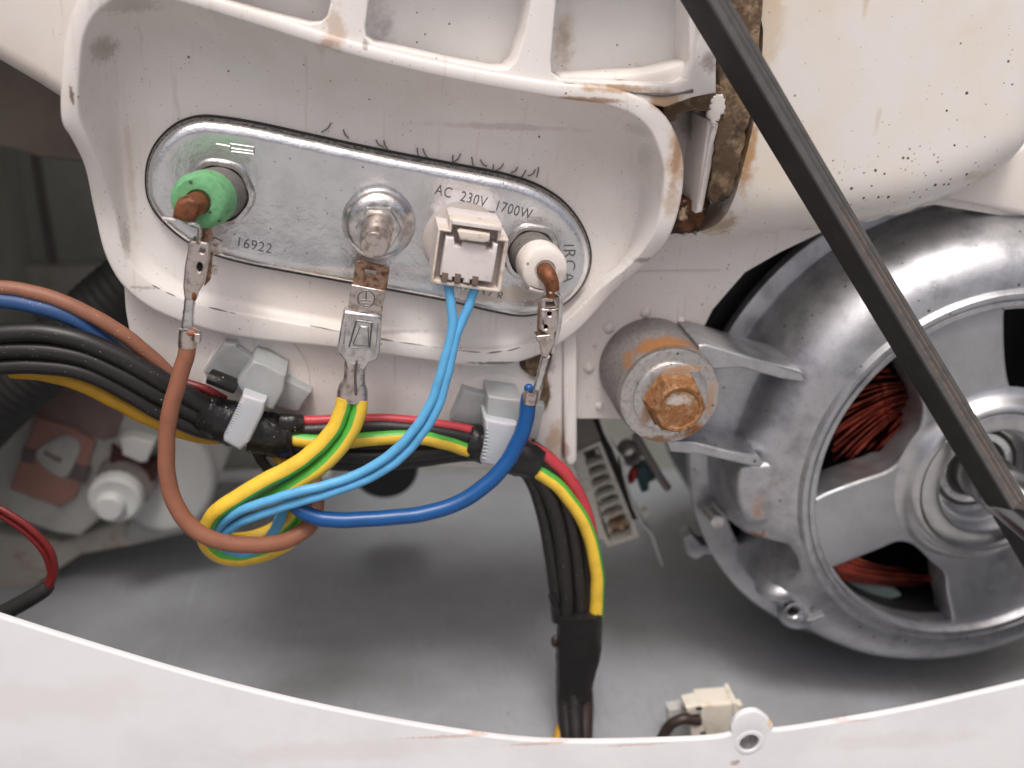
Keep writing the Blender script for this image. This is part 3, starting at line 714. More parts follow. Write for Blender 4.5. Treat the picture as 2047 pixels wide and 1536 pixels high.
for a, b in (((460, 288), (462, 303)), ((460, 288), (508, 295)), ((462, 303), (508, 309)), ((508, 294), (508, 310)), ((462, 297), (506, 303))):
    tube([(*a, PH + .5), (*b, PH + .5)], 1.6, 5, 2, g=g)
obj('stamped_symbol', g, 'emboss', hel)

# ------------------------------------------------------------------ sensor plug with two light blue wires
sp = thing('sensor_plug', 'off white two wire plug with light blue wires pushed into the flange grommet', 'plug', P(932, 500, 5))
frame = [(876, 457), (898, 460), (900, 440), (908, 437), (1003, 451), (1001, 477), (1017, 480), (1003, 578), (1000, 586), (980, 584), (862, 567), (862, 560)]
inn = [(881, 463), (903, 466), (905, 446), (912, 443), (996, 456), (994, 482), (1010, 485), (995, 579), (867, 560)]
obj('housing_rim', prism(frame, 146, 104, 3, [inn]), 'plugdark', sp)
obj('housing', prism(frame, 108, 4, 4), 'plug', sp)
obj('plug_body', prism([(891, 474), (908, 476), (910, 492), (924, 494), (926, 484), (972, 491), (972, 500), (984, 502), (986, 488), (996, 490), (984, 566), (940, 560), (939, 568), (926, 566), (927, 558), (905, 555), (904, 562), (893, 560), (894, 553), (880, 551)], 150, 100, 4), 'plug', sp)
obj('latch', prism([(915, 464), (921, 461), (980, 470), (978, 484), (966, 486), (920, 480)], 162, 110, 3), 'plugdark', sp)
obj('latch_bar', prism([(904, 440), (1003, 454), (1001, 463), (903, 449)], 152, 100, 2), 'plug', sp)
M['slotdark'] = mat('plug slot', (.16, .12, .10), .6)
g = G()
for a, b in ((916, 555), (951, 560), (890, 553)):
    prism([(a - 6, b - 8), (a + 6, b - 6), (a + 4, b + 12), (a - 8, b + 10)], 152, 140, 1, g=g)
obj('plug_slot', g, 'slotdark', sp)
obj('grommet_stem', prism(circ(930, 500, 52, 24), 30, -2, 4), 'rubber', sp)
LB = [(894, 560, 120), (899, 592, 128), (905, 640, 135), (897, 690, 140), (880, 750, 145), (858, 812, 150), (822, 866, 152), (775, 912, 152), (715, 948, 152), (650, 970, 155), (590, 985, 158), (530, 1003, 152), (480, 1022, 140), (445, 1045, 120), (428, 1075, 90), (440, 1102, 70), (480, 1110, 55), (525, 1090, 52), (556, 1050, 56), (568, 1005, 62), (566, 960, 50), (572, 930, 10)]
LB2 = [(952, 567, 120), (940, 605, 126), (920, 650, 132), (905, 700, 138), (894, 752, 142), (876, 812, 148), (845, 866, 148), (800, 916, 148), (740, 955, 148), (670, 982, 150), (600, 1003, 150), (540, 1022, 144), (490, 1040, 132), (455, 1062, 110), (440, 1082, 80), (455, 1100, 62), (495, 1098, 46), (540, 1070, 44), (560, 1030, 50), (572, 990, 52), (576, 950, 40), (580, 925, 0)]
obj('light_blue_wire', tube(LB, 9.6, 12, 8), 'w_lblue', sp)
obj('light_blue_wire', tube(LB2, 9.6, 12, 8), 'w_lblue', sp)

# ------------------------------------------------------------------ brown live lead
br = thing('brown_lead', 'brown insulated lead crimped to a spade terminal below the green ceramic sleeve', 'wire', P(376, 600, 120))
obj('wire', tube([(375, 685, 128), (372, 712, 134), (354, 770, 142), (338, 835, 148), (332, 900, 152), (336, 960, 158), (354, 1016, 168), (386, 1056, 176), (430, 1080, 178), (485, 1090, 168), (540, 1088, 150), (585, 1076, 125), (618, 1050, 100), (631, 1012, 70), (629, 975, 30), (622, 940, -10)], 17, 16, 7), 'w_brown', br)
tb = [(376, 485), (384, 480), (415, 485), (419.5, 491), (417, 522), (408, 568), (393, 592), (391, 602), (368, 600), (365, 575), (368, 535), (374, 504)]
body = obj('spade_terminal', prism(tb, 150, 118, 6, [circ(404, 501, 5, 12), circ(398.5, 535, 5, 12, 9)]), 'terminal', br)
sb = sub(br, body)
obj('neck', tube([(380, 596, 132, 11), (377, 625, 132, 11), (375, 655, 132, 13)], 11, 12, 5, rf=lambda t: 1 + .06 * math.sin(t * 40)), 'steel', sb)
obj('crimp_barrel', tube([(376, 658, 131, 17), (375, 676, 131, 18), (374, 693, 131, 17.5)], 17, 14, 4), 'terminal', sb)
obj('crimp_tab', prism([(388, 667), (400, 669), (399, 688), (388, 687)], 152, 128, 2), 'terminal', sb)
obj('insulation_end', ball(383, 665, 142, 12, 9, 7), 'w_brown', sb)
obj('curled_tab', tube([(376, 446, 176), (390, 448, 178), (398, 458, 172), (396, 486, 150)], 4.5, 8, 5), 'steel', sb)
obj('curled_tab', tube([(326, 436, 176), (338, 438, 178), (352, 440, 178)], 5, 8, 4), 'steel', sb)
obj('side_fin', prism([(402, 444), (420, 446), (426, 482), (404, 482)], 140, 134, 1), 'terminal_rust', sb)
obj('side_fin', prism([(420, 474), (444, 484), (442, 508), (426, 510), (416, 490)], 122, 112, 1, [circ(430, 488, 5, 10, 4)]), 'terminal', sb)
obj('side_fin', prism([(412, 500), (424, 510), (420, 560), (408, 574)], 128, 116, 1), 'terminal_rust', sb)
obj('side_fin', prism([(421, 532), (435, 534), (433, 550), (419, 548)], 124, 116, 1), 'terminal', sb)
obj('slot', prism(circ(398.5, 535, 3.5, 10, 7), 140, 116, .5), 'dark', sb)
obj('rust_spot', ball(388, 592, 148, 5, 4, 11), 'copper_rust', sb)

# ------------------------------------------------------------------ blue neutral lead
bu = thing('blue_lead', 'dark blue insulated lead crimped to a spade terminal below the white ceramic sleeve', 'wire', P(1095, 680, 120))
obj('wire', tube([(1058, 790, 96), (1053, 830, 100), (1042, 870, 106), (1016, 920, 114), (975, 966, 124), (920, 1004, 132), (850, 1026, 138), (770, 1036, 142), (690, 1040, 142), (630, 1034, 138), (594, 1014, 128), (577, 982, 90), (574, 950, 40), (578, 925, -5)], 16, 16, 7), 'w_blue', bu)
tb = [(1082, 618), (1119, 618), (1118, 660), (1110, 666), (1109, 688), (1095, 717), (1084, 715), (1079, 688), (1072, 680), (1072, 672), (1098, 670), (1082, 662)]
body = obj('spade_terminal', prism(tb, 140, 112, 5, [circ(1099, 628, 4.5, 10), circ(1091, 654, 4.5, 10)]), 'terminal', bu)
sb = sub(bu, body)
obj('neck', tube([(1091, 712, 122, 9), (1083, 742, 114, 9), (1074, 776, 108, 8)], 9, 12, 5, rf=lambda t: 1 + .07 * math.sin(t * 40)), 'steel', sb)
obj('crimp_barrel', tube([(1063, 780, 102, 16), (1058, 804, 100, 16)], 16, 14, 4), 'terminal', sb)
obj('insulation_end', ball(1057, 776, 104, 10, 9, 9), 'w_blue', sb)
obj('rail', tube([(1098, 584, 150), (1114, 586, 150), (1121, 600, 146), (1117, 655, 138), (1104, 706, 130)], 4.5, 8, 5), 'steel', sb)
obj('clip_top', prism([(1084, 598), (1112, 592), (1122, 606), (1119, 622), (1082, 622)], 132, 112, 3, [[(1091, 604), (1106, 600), (1110, 612), (1092, 614)]]), 'terminal', sb)
obj('clip_base', prism([(1076, 606), (1116, 604), (1112, 680), (1088, 690), (1074, 660)], 112, 106, 1), 'terminal_rust', sb)
obj('curled_tab', tube([(1058, 576, 140), (1072, 581, 142), (1086, 584, 142)], 5, 8, 4), 'terminal', sb)

# ------------------------------------------------------------------ earth lead
ea = thing('earth_lead', 'pair of yellow green earth wires crimped to an unplugged tab terminal below the centre stud', 'wire', P(730, 650, 110))
tabp = obj('terminal_tab', prism([(712, 524), (718, 522), (779, 535), (773, 580), (768, 585), (704, 572)], 112, 104, 2, [[(728, 538), (754, 543), (752, 552), (730, 549)]]), 'terminal_rust', ea)
obj('terminal_step', prism([(703, 569), (771, 582), (763, 634), (693, 626)], 120, 108, 3), 'terminal', ea)
st = obj('terminal_socket', prism([(685, 628), (689, 622), (757, 630), (764, 636), (760, 704), (754, 721), (738, 726), (730, 742), (692, 738), (689, 722), (680, 712), (673, 703)], 132, 106, 7), 'steel', ea)
se = sub(ea, st)
obj('socket_panel', prism([(712, 641), (744, 646), (739, 697), (697, 695)], 138, 124, 3), 'steel', se)
obj('socket_panel', prism([(721, 652), (736, 654), (736, 692), (706, 690)], 141, 130, 2), 'steel', se)
g = G()
for q in ([(712, 641), (744, 646), (739, 697), (697, 695), (712, 641)], [(721, 652), (736, 654), (736, 692), (706, 690), (721, 652)]):
    for a, b in zip(q, q[1:]): tube([(*a, 139), (*b, 139)], 1.3, 5, 1, g=g)
obj('socket_groove', g, 'stamp', se)
obj('seam', tube([(690, 640, 130), (684, 700, 130)], 4, 6, 3), 'steel', se)
obj('seam', tube([(758, 645, 130), (753, 706, 130)], 4, 6, 3), 'steel', se)
obj('neck', tube([(711, 722, 118, 23), (709, 748, 118, 21), (707, 770, 116, 24)], 22, 14, 5, squash=.7), 'terminal', se)
obj('crimp_barrel', tube([(707, 766, 116, 25), (705, 780, 114, 30), (704, 800, 112, 31)], 28, 18, 4, squash=.6), 'terminal', se)
obj('crimp_seam', tube([(713, 724, 136), (710, 752, 134), (712, 790, 132)], 3, 6, 4), 'stamp', se)
g = G()
for i in range(24):
    a0, a1 = 2 * math.pi * i / 24, 2 * math.pi * (i + 1) / 24
    tube([(732 + 17 * math.cos(a0), 598 + 17 * math.sin(a0), 121), (732 + 17 * math.cos(a1), 598 + 17 * math.sin(a1), 121)], 1.3, 5, 1, g=g)
for a, b in (((732, 583), (732, 600)), ((719, 599), (745, 601)), ((723, 605), (741, 607)), ((728, 611), (737, 612))): tube([(*a, 121), (*b, 121)], 1.3, 5, 1, g=g)
obj('earth_symbol', g, 'stamp', ea)
YG1 = [(690, 795, 114), (684, 822, 116), (664, 862, 120), (630, 900, 124), (585, 932, 128), (530, 962, 130), (475, 994, 130), (435, 1022, 126), (414, 1052, 112), (412, 1082, 90), (432, 1106, 70), (475, 1116, 52), (530, 1106, 40), (580, 1080, 36), (612, 1040, 34), (618, 1000, 30), (606, 965, 20), (590, 930, -5)]
YG2 = [(720, 797, 112), (716, 826, 114), (698, 868, 114), (668, 908, 116), (628, 944, 118), (580, 974, 116), (535, 1000, 108), (490, 1026, 98), (448, 1054, 86), (440, 1074, 70), (462, 1082, 52), (510, 1076, 36), (560, 1052, 26), (592, 1018, 24), (604, 984, 20), (598, 950, 0)]
obj('earth_wire', tube(YG1, 16.5, 20, 7, stripe=(262, 342)), ['w_yel', 'w_grn'], ea)
obj('earth_wire', tube(YG2, 16.5, 20, 7, stripe=(20, 105)), ['w_yel', 'w_grn'], ea)

# ------------------------------------------------------------------ wiring harness
ha = thing('wiring_harness', 'taped harness of black, red and yellow green wires running across under the heater recess', 'cable harness', P(700, 880, 0))
L_ = [
    ('black_wire', 'w_blk', 20, [(-60, 672, 60), (60, 664, 62), (150, 676, 64), (240, 714, 60), (330, 764, 52), (400, 806, 40), (450, 832, 24)]),
    ('black_wire', 'w_blk', 19, [(-60, 706, 56), (60, 698, 58), (160, 712, 60), (250, 752, 58), (330, 796, 50), (400, 832, 36), (450, 846, 20)]),
    ('black_wire', 'w_blk', 18, [(-60, 738, 52), (60, 730, 54), (160, 742, 56), (250, 782, 52), (330, 828, 44), (400, 858, 30), (450, 866, 16)]),
    ('black_wire', 'w_blk', 17, [(-60, 690, 30), (90, 690, 30), (220, 735, 30), (330, 790, 26), (420, 838, 10)]),
    ('brown_wire', 'w_brown2', 15, [(-60, 572, 40), (30, 578, 42), (100, 594, 44), (170, 624, 44), (240, 664, 38), (300, 712, 24), (360, 770, 8), (430, 830, 0)]),
    ('blue_wire', 'w_blue2', 16, [(-60, 596, 44), (30, 604, 46), (100, 620, 46), (160, 646, 40), (220, 690, 26), (300, 750, 10), (400, 820, 0)]),
    ('yellow_wire', 'w_yel2', 17, [(20, 740, 20), (90, 746, 20), (160, 766, 20), (230, 800, 20), (300, 836, 18), (380, 866, 10), (440, 872, 0)]),
    ('red_wire', 'w_dred', 9, [(300, 740, 0), (370, 765, 12), (410, 778, 16), (450, 800, 10)]),
    ('red_wire', 'w_red', 10, [(560, 838, 20), (604, 842, 24), (680, 838, 26), (780, 838, 26), (870, 847, 26), (950, 862, 24), (1010, 885, 20)]),
    ('black_wire', 'w_blk', 15, [(560, 852, 24), (604, 860, 28), (700, 854, 30), (790, 854, 32), (880, 864, 32), (950, 880, 28), (1010, 900, 20)]),
    ('black_wire', 'w_blk', 16, [(560, 890, 20), (640, 905, 22), (740, 912, 24), (840, 906, 24), (930, 896, 24), (990, 905, 20)]),
    ('black_wire', 'w_blk', 15, [(560, 880, 8), (650, 888, 10), (740, 892, 12), (840, 890, 12), (940, 890, 10), (1000, 900, 8)]),
    ('black_wire', 'w_blk', 15, [(540, 895, 0), (620, 920, 2), (720, 928, 4), (820, 922, 4), (930, 908, 4), (1000, 912, 4)]),
    ('black_wire', 'w_blk', 15, [(1040, 905, 28), (1078, 952, 34), (1108, 1020, 40), (1124, 1100, 44), (1131, 1180, 46), (1133, 1240, 46)]),
    ('black_wire', 'w_blk', 15, [(1050, 895, 20), (1098, 940, 26), (1134, 1020, 30), (1150, 1100, 34), (1158, 1180, 38), (1160, 1240, 40)]),
    ('black_wire', 'w_blk', 15, [(1030, 915, 12), (1066, 965, 16), (1090, 1040, 20), (1104, 1120, 26), (1112, 1180, 30), (1118, 1240, 34)]),
    ('black_wire', 'w_blk', 14, [(1060, 890, 6), (1110, 930, 8), (1150, 1000, 10), (1168, 1090, 16), (1174, 1170, 22), (1174, 1240, 30)]),
    ('red_wire', 'w_red', 13, [(1050, 890, 24), (1088, 910, 28), (1132, 950, 28), (1162, 1000, 26), (1180, 1060, 24), (1188, 1130, 22), (1184, 1190, 22), (1180, 1240, 26)]),
    ('red_wire', 'w_dred', 10, [(1060, 905, 4), (1112, 945, 4), (1148, 1010, 4), (1164, 1090, 6), (1166, 1170, 12), (1168, 1240, 20)]),
    ('black_wire', 'w_blk', 17, [(1128, 1370, 54), (1130, 1420, 80), (1136, 1480, 120), (1142, 1530, 150)]),
    ('black_wire', 'w_blk', 17, [(1144, 1370, 62), (1148, 1420, 90), (1152, 1480, 130), (1160, 1530, 160)]),
    ('black_wire', 'w_blk2', 17, [(1168, 1370, 50), (1170, 1420, 76), (1168, 1480, 116), (1172, 1530, 146)]),
    ('yellow_wire', 'w_yel2', 11, [(1130, 1430, 76), (1116, 1475, 110), (1104, 1520, 140)]),
]
for nm, m_, r_, pth in L_: obj(nm, tube(pth, r_, 12, 7), m_, ha)
obj('earth_wire', tube([(570, 872, 34), (605, 880, 40), (670, 884, 44), (750, 876, 46), (830, 874, 46), (890, 884, 44), (945, 902, 36), (1000, 915, 24)], 15, 20, 7, stripe=(258, 330)), ['w_yel', 'w_grn'], ha)
obj('earth_wire', tube([(1040, 915, 34), (1072, 942, 42), (1115, 972, 48), (1155, 1022, 50), (1181, 1080, 50), (1193, 1140, 50), (1194, 1190, 48), (1192, 1240, 46)], 14, 20, 7, stripe=(258, 318)), ['w_yel', 'w_grn'], ha)
obj('yellow_stub', tube([(545, 905, 20), (562, 922, 24), (590, 935, 20), (600, 960, 10)], 10, 10, 4), 'w_yel2', ha)
def tape(path, r_, m_='tape', sq=.75, jit=.05, seg=22):
    obj('tape_wrap', tube(path, r_, seg, 6, squash=sq, jit=jit), m_, ha, ang=28)
tape([(398, 822, 30, 36), (420, 830, 30, 42), (450, 842, 28, 46), (478, 852, 26, 46)], 42)
tape([(500, 862, 26, 44), (530, 868, 26, 46), (560, 872, 26, 46), (586, 872, 26, 40)], 44)
tape([(560, 846, 36, 20), (580, 848, 38, 22), (604, 850, 34, 20)], 22)
obj('tape_flap', tube([(419, 752, 50), (440, 760, 52), (470, 772, 46)], 15, 12, 4, squash=1.4, caps=True), 'tape', ha)
obj('tape_flap', prism([(497, 898), (520, 905), (546, 940), (530, 948), (512, 925)], 40, 30, 2), 'tape', ha)
tape([(934, 882, 30, 32), (950, 886, 30, 36), (974, 894, 28, 36)], 34, 'tape2')
tape([(1012, 905, 30, 34), (1042, 916, 32, 40), (1076, 930, 34, 32)], 38, 'tape2')
tape([(1159, 1223, 44, 47.5), (1159, 1260, 44, 47), (1156, 1310, 48, 46), (1150, 1360, 58, 39), (1149, 1395, 68, 36)], 46, 'tape2', .62, .03, 11)
obj('tape_flap', tube([(1102, 1190, 50), (1108, 1206, 50), (1118, 1226, 48)], 7, 8, 3), 'tape', ha)
obj('tape_flap', ball(1110, 1282, 44, 9, 10, 14), 'w_blk2', ha)
obj('tape_tear', ball(1132, 1356, 72, 8, 3, 4), 'w_brown', ha)

# ------------------------------------------------------------------ nylon cable clips
def clip(label, blocks, strap, ribs, hb, hs):
    c = strap[0]
    t = thing('cable_clip', label, 'cable clip', P(c[0], c[1], hb), 'cable clips on the tub skirt')
    for i, bk in enumerate(blocks): obj('clip_block' if i else 'clip_head', prism(bk, hb + (34 if i else 96), hb - 20, 6), 'nylon', t)
    so_ = obj('strap', prism(strap, hs, hs - 76, 9), 'nylon2', t)
    ss = sub(t, so_)
    for (a, b, c_, d) in ribs: obj('strap_tooth', tube([(a, b, hs - 1.5), (c_, d, hs - 1.5)], 1.7, 5, 1), 'nylon2', ss)
def teeth(x0, y0, x1, y1, x2, y2, x3, y3, n):
    return [(x0 + (x1 - x0) * i / n, y0 + (y1 - y0) * i / n, x2 + (x3 - x2) * i / n, y2 + (y3 - y2) * i / n) for i in range(1, n)]
clip('milky nylon cable clip gripping the taped bundle left of the earth terminal',
     [[(505, 722), (528, 728), (570, 752), (567, 783), (546, 820), (530, 817), (524, 805), (483, 786), (471, 768)],
      [(448, 687), (472, 689), (474, 698), (506, 719), (489, 746), (472, 770), (420, 748), (404, 747)],
      [(548, 790), (571, 758), (622, 785), (597, 825), (548, 815)]],
     [(485, 788), (531, 804), (526, 828), (499, 885), (480, 903), (446, 884), (446, 874), (470, 828)], teeth(480, 800, 452, 868, 524, 818, 492, 888, 14), -38, 92)
clip('milky nylon cable clip on the harness behind the dark blue wire',
     [[(976, 792), (1042, 801), (1034, 868), (970, 860)],
      [(899, 842), (926, 780), (976, 792), (968, 852), (938, 850)],
      [(1040, 801), (1090, 812), (1074, 882), (1034, 874)]],
     [(968, 838), (1034, 850), (1028, 880), (1008, 941), (962, 928), (972, 880)], teeth(972, 850, 962, 922, 1030, 862, 1008, 932, 10), -38, 84)

# ------------------------------------------------------------------ motor
HM = 60.0
MC = P(1979.6, 959.4, HM)
RL = 382.67 * (CAM - MC).dot(AX[2]) / 1960.0
mo = thing('electric_motor', 'round cast aluminium drive motor with spoked end shield and copper windings', 'motor', Vector((MC.x, MC.y, HM - 400)))
def dent(r, h, a, k):
    d = math.degrees(a) % 360
    rr = r / RL
    if rr > 1.06:
        w = max(0, 1 - abs(d - 207) / 9.5); w = w * w * (3 - 2 * w)
        z = min(1, (rr - 1.06) / .12)
        r -= RL * .2 * w * z; h -= 30 * w * z
    return r, h
prof = [(.915, -34), (.93, -6), (.935, -2), (.955, -2), (.96, -9), (.972, -9), (.977, -1), (.995, -1), (1.0, -4), (1.012, -14), (1.03, -16), (1.08, -19), (1.14, -30), (1.19, -48), (1.235, -74), (1.27, -108), (1.295, -150), (1.31, -200), (1.315, -252), (1.325, -260)]
g = G(); lathe(MC, [(a * RL, HM + b) for a, b in prof], 144, g, fn=dent)
obj('end_shield', g, 'alu', mo, ang=42)
g = G(); lathe(MC, [(1.26 * RL, HM - 254), (1.40 * RL, HM - 254), (1.415 * RL, HM - 258), (1.415 * RL, HM - 290), (1.26 * RL, HM - 290)], 120, g, a0=100, a1=250)
lathe(MC, [(1.30 * RL, HM - 254), (1.335 * RL, HM - 254), (1.335 * RL, HM - 290), (1.30 * RL, HM - 290)], 120, g, a0=-110, a1=100)
obj('stator_flange', g, 'alu', mo)
obj('motor_case', lathe(MC, [(1.34 * RL, HM - 291), (1.34 * RL, HM - 720), (1.2 * RL, HM - 780), (.1, HM - 780)], 96), 'black', mo)
obj('shade_sheet', lathe(MC, [(1.30 * RL, HM - 330), (1.62 * RL, HM - 330), (1.62 * RL, HM - 420), (1.30 * RL, HM - 420)], 40, a0=95, a1=172), 'black', mo)  # black sheet added to stand in for shade in the motor gap
# spoked face
def unp(pl, h): return [P(a, b, h).xy for a, b in pl]
HS = HM - 18
hA = smooth_poly([(1606, 1000), (1610, 950), (1640, 868), (1690, 780), (1740, 722), (1790, 690), (1808, 712), (1826, 760), (1846, 815), (1838, 862), (1808, 908), (1780, 940), (1720, 962), (1660, 984), (1622, 1002)], 4)
hB = smooth_poly([(1645, 1148), (1690, 1128), (1760, 1100), (1796, 1086), (1830, 1094), (1866, 1128), (1890, 1148), (1896, 1190), (1906, 1240), (1898, 1262), (1860, 1270), (1800, 1258), (1740, 1232), (1690, 1195), (1655, 1168)], 4)
hC = smooth_poly([(2016, 612), (2060, 590), (2140, 600), (2220, 680), (2230, 780), (2160, 840), (2100, 830), (2050, 800), (2026, 784), (2014, 740), (2010, 660)], 4)
hD = smooth_poly([(2270, 880), (2290, 960), (2280, 1050), (2230, 1130), (2180, 1100), (2150, 1030), (2180, 930), (2240, 880)], 4)
circm = lambda r, n=96: [Vector((MC.x + r * math.cos(2 * math.pi * i / n), MC.y + r * math.sin(2 * math.pi * i / n))) for i in range(n)]
g = prism_m(circm(.93 * RL), [unp(x, HS) for x in (hA, hB, hC, hD)] + [circm(.25 * RL, 48)], HS, HS - 95, 10, 3)
obj('spoked_face', g, 'aludull', mo)
g = G(); lathe(MC, [(.50 * RL, HS - 1), (.47 * RL, HS + 3), (.445 * RL, HS + 12), (.43 * RL, HS + 24), (.41 * RL, HS + 32), (.395 * RL, HS + 33), (.375 * RL, HS + 28), (.365 * RL, HS + 30), (.30 * RL, HS + 31), (.285 * RL, HS + 27), (.28 * RL, HS - 60)], 80, g)
obj('hub', g, 'alu2', mo)
g = G(); lathe(MC, [(.282 * RL, HS - 46), (.225 * RL, HS - 46)], 64, g, mi=0); lathe(MC, [(.226 * RL, HS - 45), (.205 * RL, HS - 50)], 64, g, mi=1)
lathe(MC, [(.206 * RL, HS - 48), (.2 * RL, HS - 43), (.165 * RL, HS - 43), (.16 * RL, HS - 48)], 64, g, mi=2); lathe(MC, [(.161 * RL, HS - 47), (.125 * RL, HS - 52)], 64, g, mi=1)
obj('bearing', g, ['steel', 'brg', 'plate'], mo)
g = G(); lathe(MC, [(.128 * RL, HS - 55), (.128 * RL, HS + 100), (.12 * RL, HS + 110), (.12 * RL, HS + 250), (.1 * RL, HS + 258), (.1, HS + 258)], 48, g)
obj('shaft', g, 'shaft', mo)
# inside: core, windings
obj('stator_core', lathe(MC, [(.92 * RL, HS - 60), (.95 * RL, HS - 300), (.1, HS - 310)], 64), 'core', mo)
obj('insulation_sheet', prism(smooth_poly([(1650, 1140), (1700, 1150), (1780, 1176), (1800, 1192), (1750, 1200), (1690, 1196), (1640, 1180)]), HS - 110, HS - 140, 2), 'insul', mo)
obj('insulation_sheet', prism([(1740, 720), (1800, 690), (1806, 706), (1750, 740)], HS - 110, HS - 130, 2), 'insul', mo)
rng = random.Random(5)
g = G()
for i in range(44):
    u = i / 43; w = rng.uniform(-1, 1)
    hh = HS - 118 + 46 * math.sin(u * math.pi) + rng.uniform(-16, 10)
    a = (1835 + rng.uniform(-8, 8), 752 + u * 66 + w * 6, hh - 25)
    m1 = (1785 - u * 6 + w * 5, 742 + u * 105 + w * 8, hh + 8)
    m2 = (1725 - u * 4, 740 + u * 165 + w * 12, hh)
    b = (1655 + u * 16 + w * 4, 752 + u * 215 + w * 18, hh - 30)
    tube([a, m1, m2, b], 3.2, 8, 5, g=g)
for i in range(20):
    u = i / 19; w = rng.uniform(-1, 1)
    tube([(1838, 796 + u * 34, HS - 100), (1800 + w * 8, 836 + u * 44, HS - 80 + w * 8), (1760 - u * 20, 886 + u * 44, HS - 92 + w * 8), (1720 - u * 30 + w * 10, 930 + u * 20, HS - 128)], 3.2, 8, 5, g=g)
o = obj('copper_winding', g, 'copper', mo); o['kind'] = 'stuff'
g = G()
for i in range(24):
    u = i / 23; w = rng.uniform(-1, 1); hh = HS - 112 + 30 * math.sin(u * math.pi) + rng.uniform(-10, 8)
    tube([(1640 + u * 60, 1150 - u * 40 + w * 3, hh - 20), (1690 + u * 40, 1150 - u * 34 + w * 4 + 8, hh), (1770 + u * 10, 1150 + (1 - u) * 18 - u * 14 + w * 4, hh + 4), (1860, 1148 + (1 - u) * 18 + w * 4, hh - 12), (1920, 1150 + (1 - u) * 10, hh - 30)], 3.2, 8, 5, g=g)
o = obj('copper_winding', g, 'copper', mo); o['kind'] = 'stuff'
# shield details
g = prism(smooth_poly([(1482, 938), (1530, 928), (1590, 930), (1600, 1000), (1588, 1034), (1560, 1044), (1505, 1050), (1484, 1030), (1474, 990)], 3), HM - 34, HM - 240, 16, res=3)
obj('terminal_boss', g, 'alu', mo, ang=50)
obj('screw_boss', ball(1556, 1166, HM - 100, 48, 60, 24, ang=20), 'alu', mo)
obj('screw_boss', ball(1592, 1222, HM - 96, 40, 50, 34), 'alu', mo)
c = P(1587, 1222, HM - 42)
obj('threaded_hole', lathe(c, [(25, HM - 42), (19, HM - 40), (16, HM - 44), (15, HM - 70), (.1, HM - 70)], 28, mis=[0, 0, 1, 1]), ['alu2', 'core'], mo)
g = G()
for i in range(3): tube([(1613 + i * 4, 1240 - i * 8, HM - 24), (1646 - i * 7, 1229 - i * 6, HM - 19)], 2.8, 6, 2, g=g)
obj('cast_marks', g, 'emboss', mo)
g = G(); c0 = P(1408, 1016, HM - 252); c1 = P(1434, 1044, HM - 165)
prof = []
seg = 16; v = []; f = []; cnt = 15
for k in range(cnt):
    t = k / (cnt - 1); cc = c0 + (c1 - c0) * t; r_ = (17 if k % 2 else 20.5) if k < cnt - 1 else 17
    v += [cc + Vector((r_ * math.cos(2 * math.pi * j / seg), r_ * math.sin(2 * math.pi * j / seg), 0)) for j in range(seg)]
for k in range(cnt - 1):
    for j in range(seg): f.append([k * seg + j, k * seg + (j + 1) % seg, (k + 1) * seg + (j + 1) % seg, (k + 1) * seg + j])
f.append([(cnt - 1) * seg + j for j in range(seg)])
obj('grub_screw', g.add(v, f), 'steel', mo, ang=20)
obj('case_clip', prism([(1366, 1078), (1382, 1068), (1402, 1090), (1424, 1092), (1428, 1110), (1410, 1108), (1392, 1120), (1376, 1110)], HM - 292, HM - 340, 4), 'alu', mo)
# mounting lug
LC = P(1338, 791, 90); LR = 102 * K(LC)
obj('lug_bushing', lathe(LC, [(LR * 1.06, -88), (LR * 1.05, 40), (LR * 1.02, 78), (LR * .9, 80), (.1, 80)], 72), 'lugmetal', mo)
obj('lug_arm', prism([(1396, 690), (1412, 688), (1500, 714), (1604, 744), (1613, 756), (1608, 766), (1560, 758), (1480, 736), (1430, 740), (1400, 740)], 72, -86, 7, res=3), 'alu', mo)
obj('lug_arm', prism([(1330, 880), (1390, 884), (1460, 902), (1518, 914), (1527, 928), (1520, 937), (1470, 926), (1400, 910), (1340, 905)], 62, -86, 7, res=3), 'alu', mo)
obj('lug_web', prism([(1380, 690), (1560, 740), (1520, 830), (1500, 920), (1380, 890)], -72, -120, 20, res=4), 'alu', mo)
bolt = obj('mounting_bolt', lathe(LC, [(LR * .99, 80.5), (LR, 86), (LR, 92), (LR * .985, 96), (LR * .93, 98), (LR * .72, 98)], 72), 'washer', mo)
sb = sub(mo, bolt)
obj('washer', lathe(LC, [(LR * .745, 97), (LR * .74, 104), (LR * .70, 107), (LR * .5, 108), (.1, 108)], 64), 'washer', sb)
HC = LC + Vector((3, -2, 0))
g = lathe(HC, [(LR * .62, 108), (LR * .58, 116), (LR * .565, 122), (LR * .555, 150), (LR * .48, 157)], 6, a0=0, a1=360)
obj('hex_head', g, 'bolt', sb, ang=15)
obj('hex_head', lathe(HC, [(LR * .49, 155), (LR * .45, 161), (LR * .40, 160), (LR * .38, 157), (LR * .2, 158), (.1, 158)], 40), 'bolt', sb)

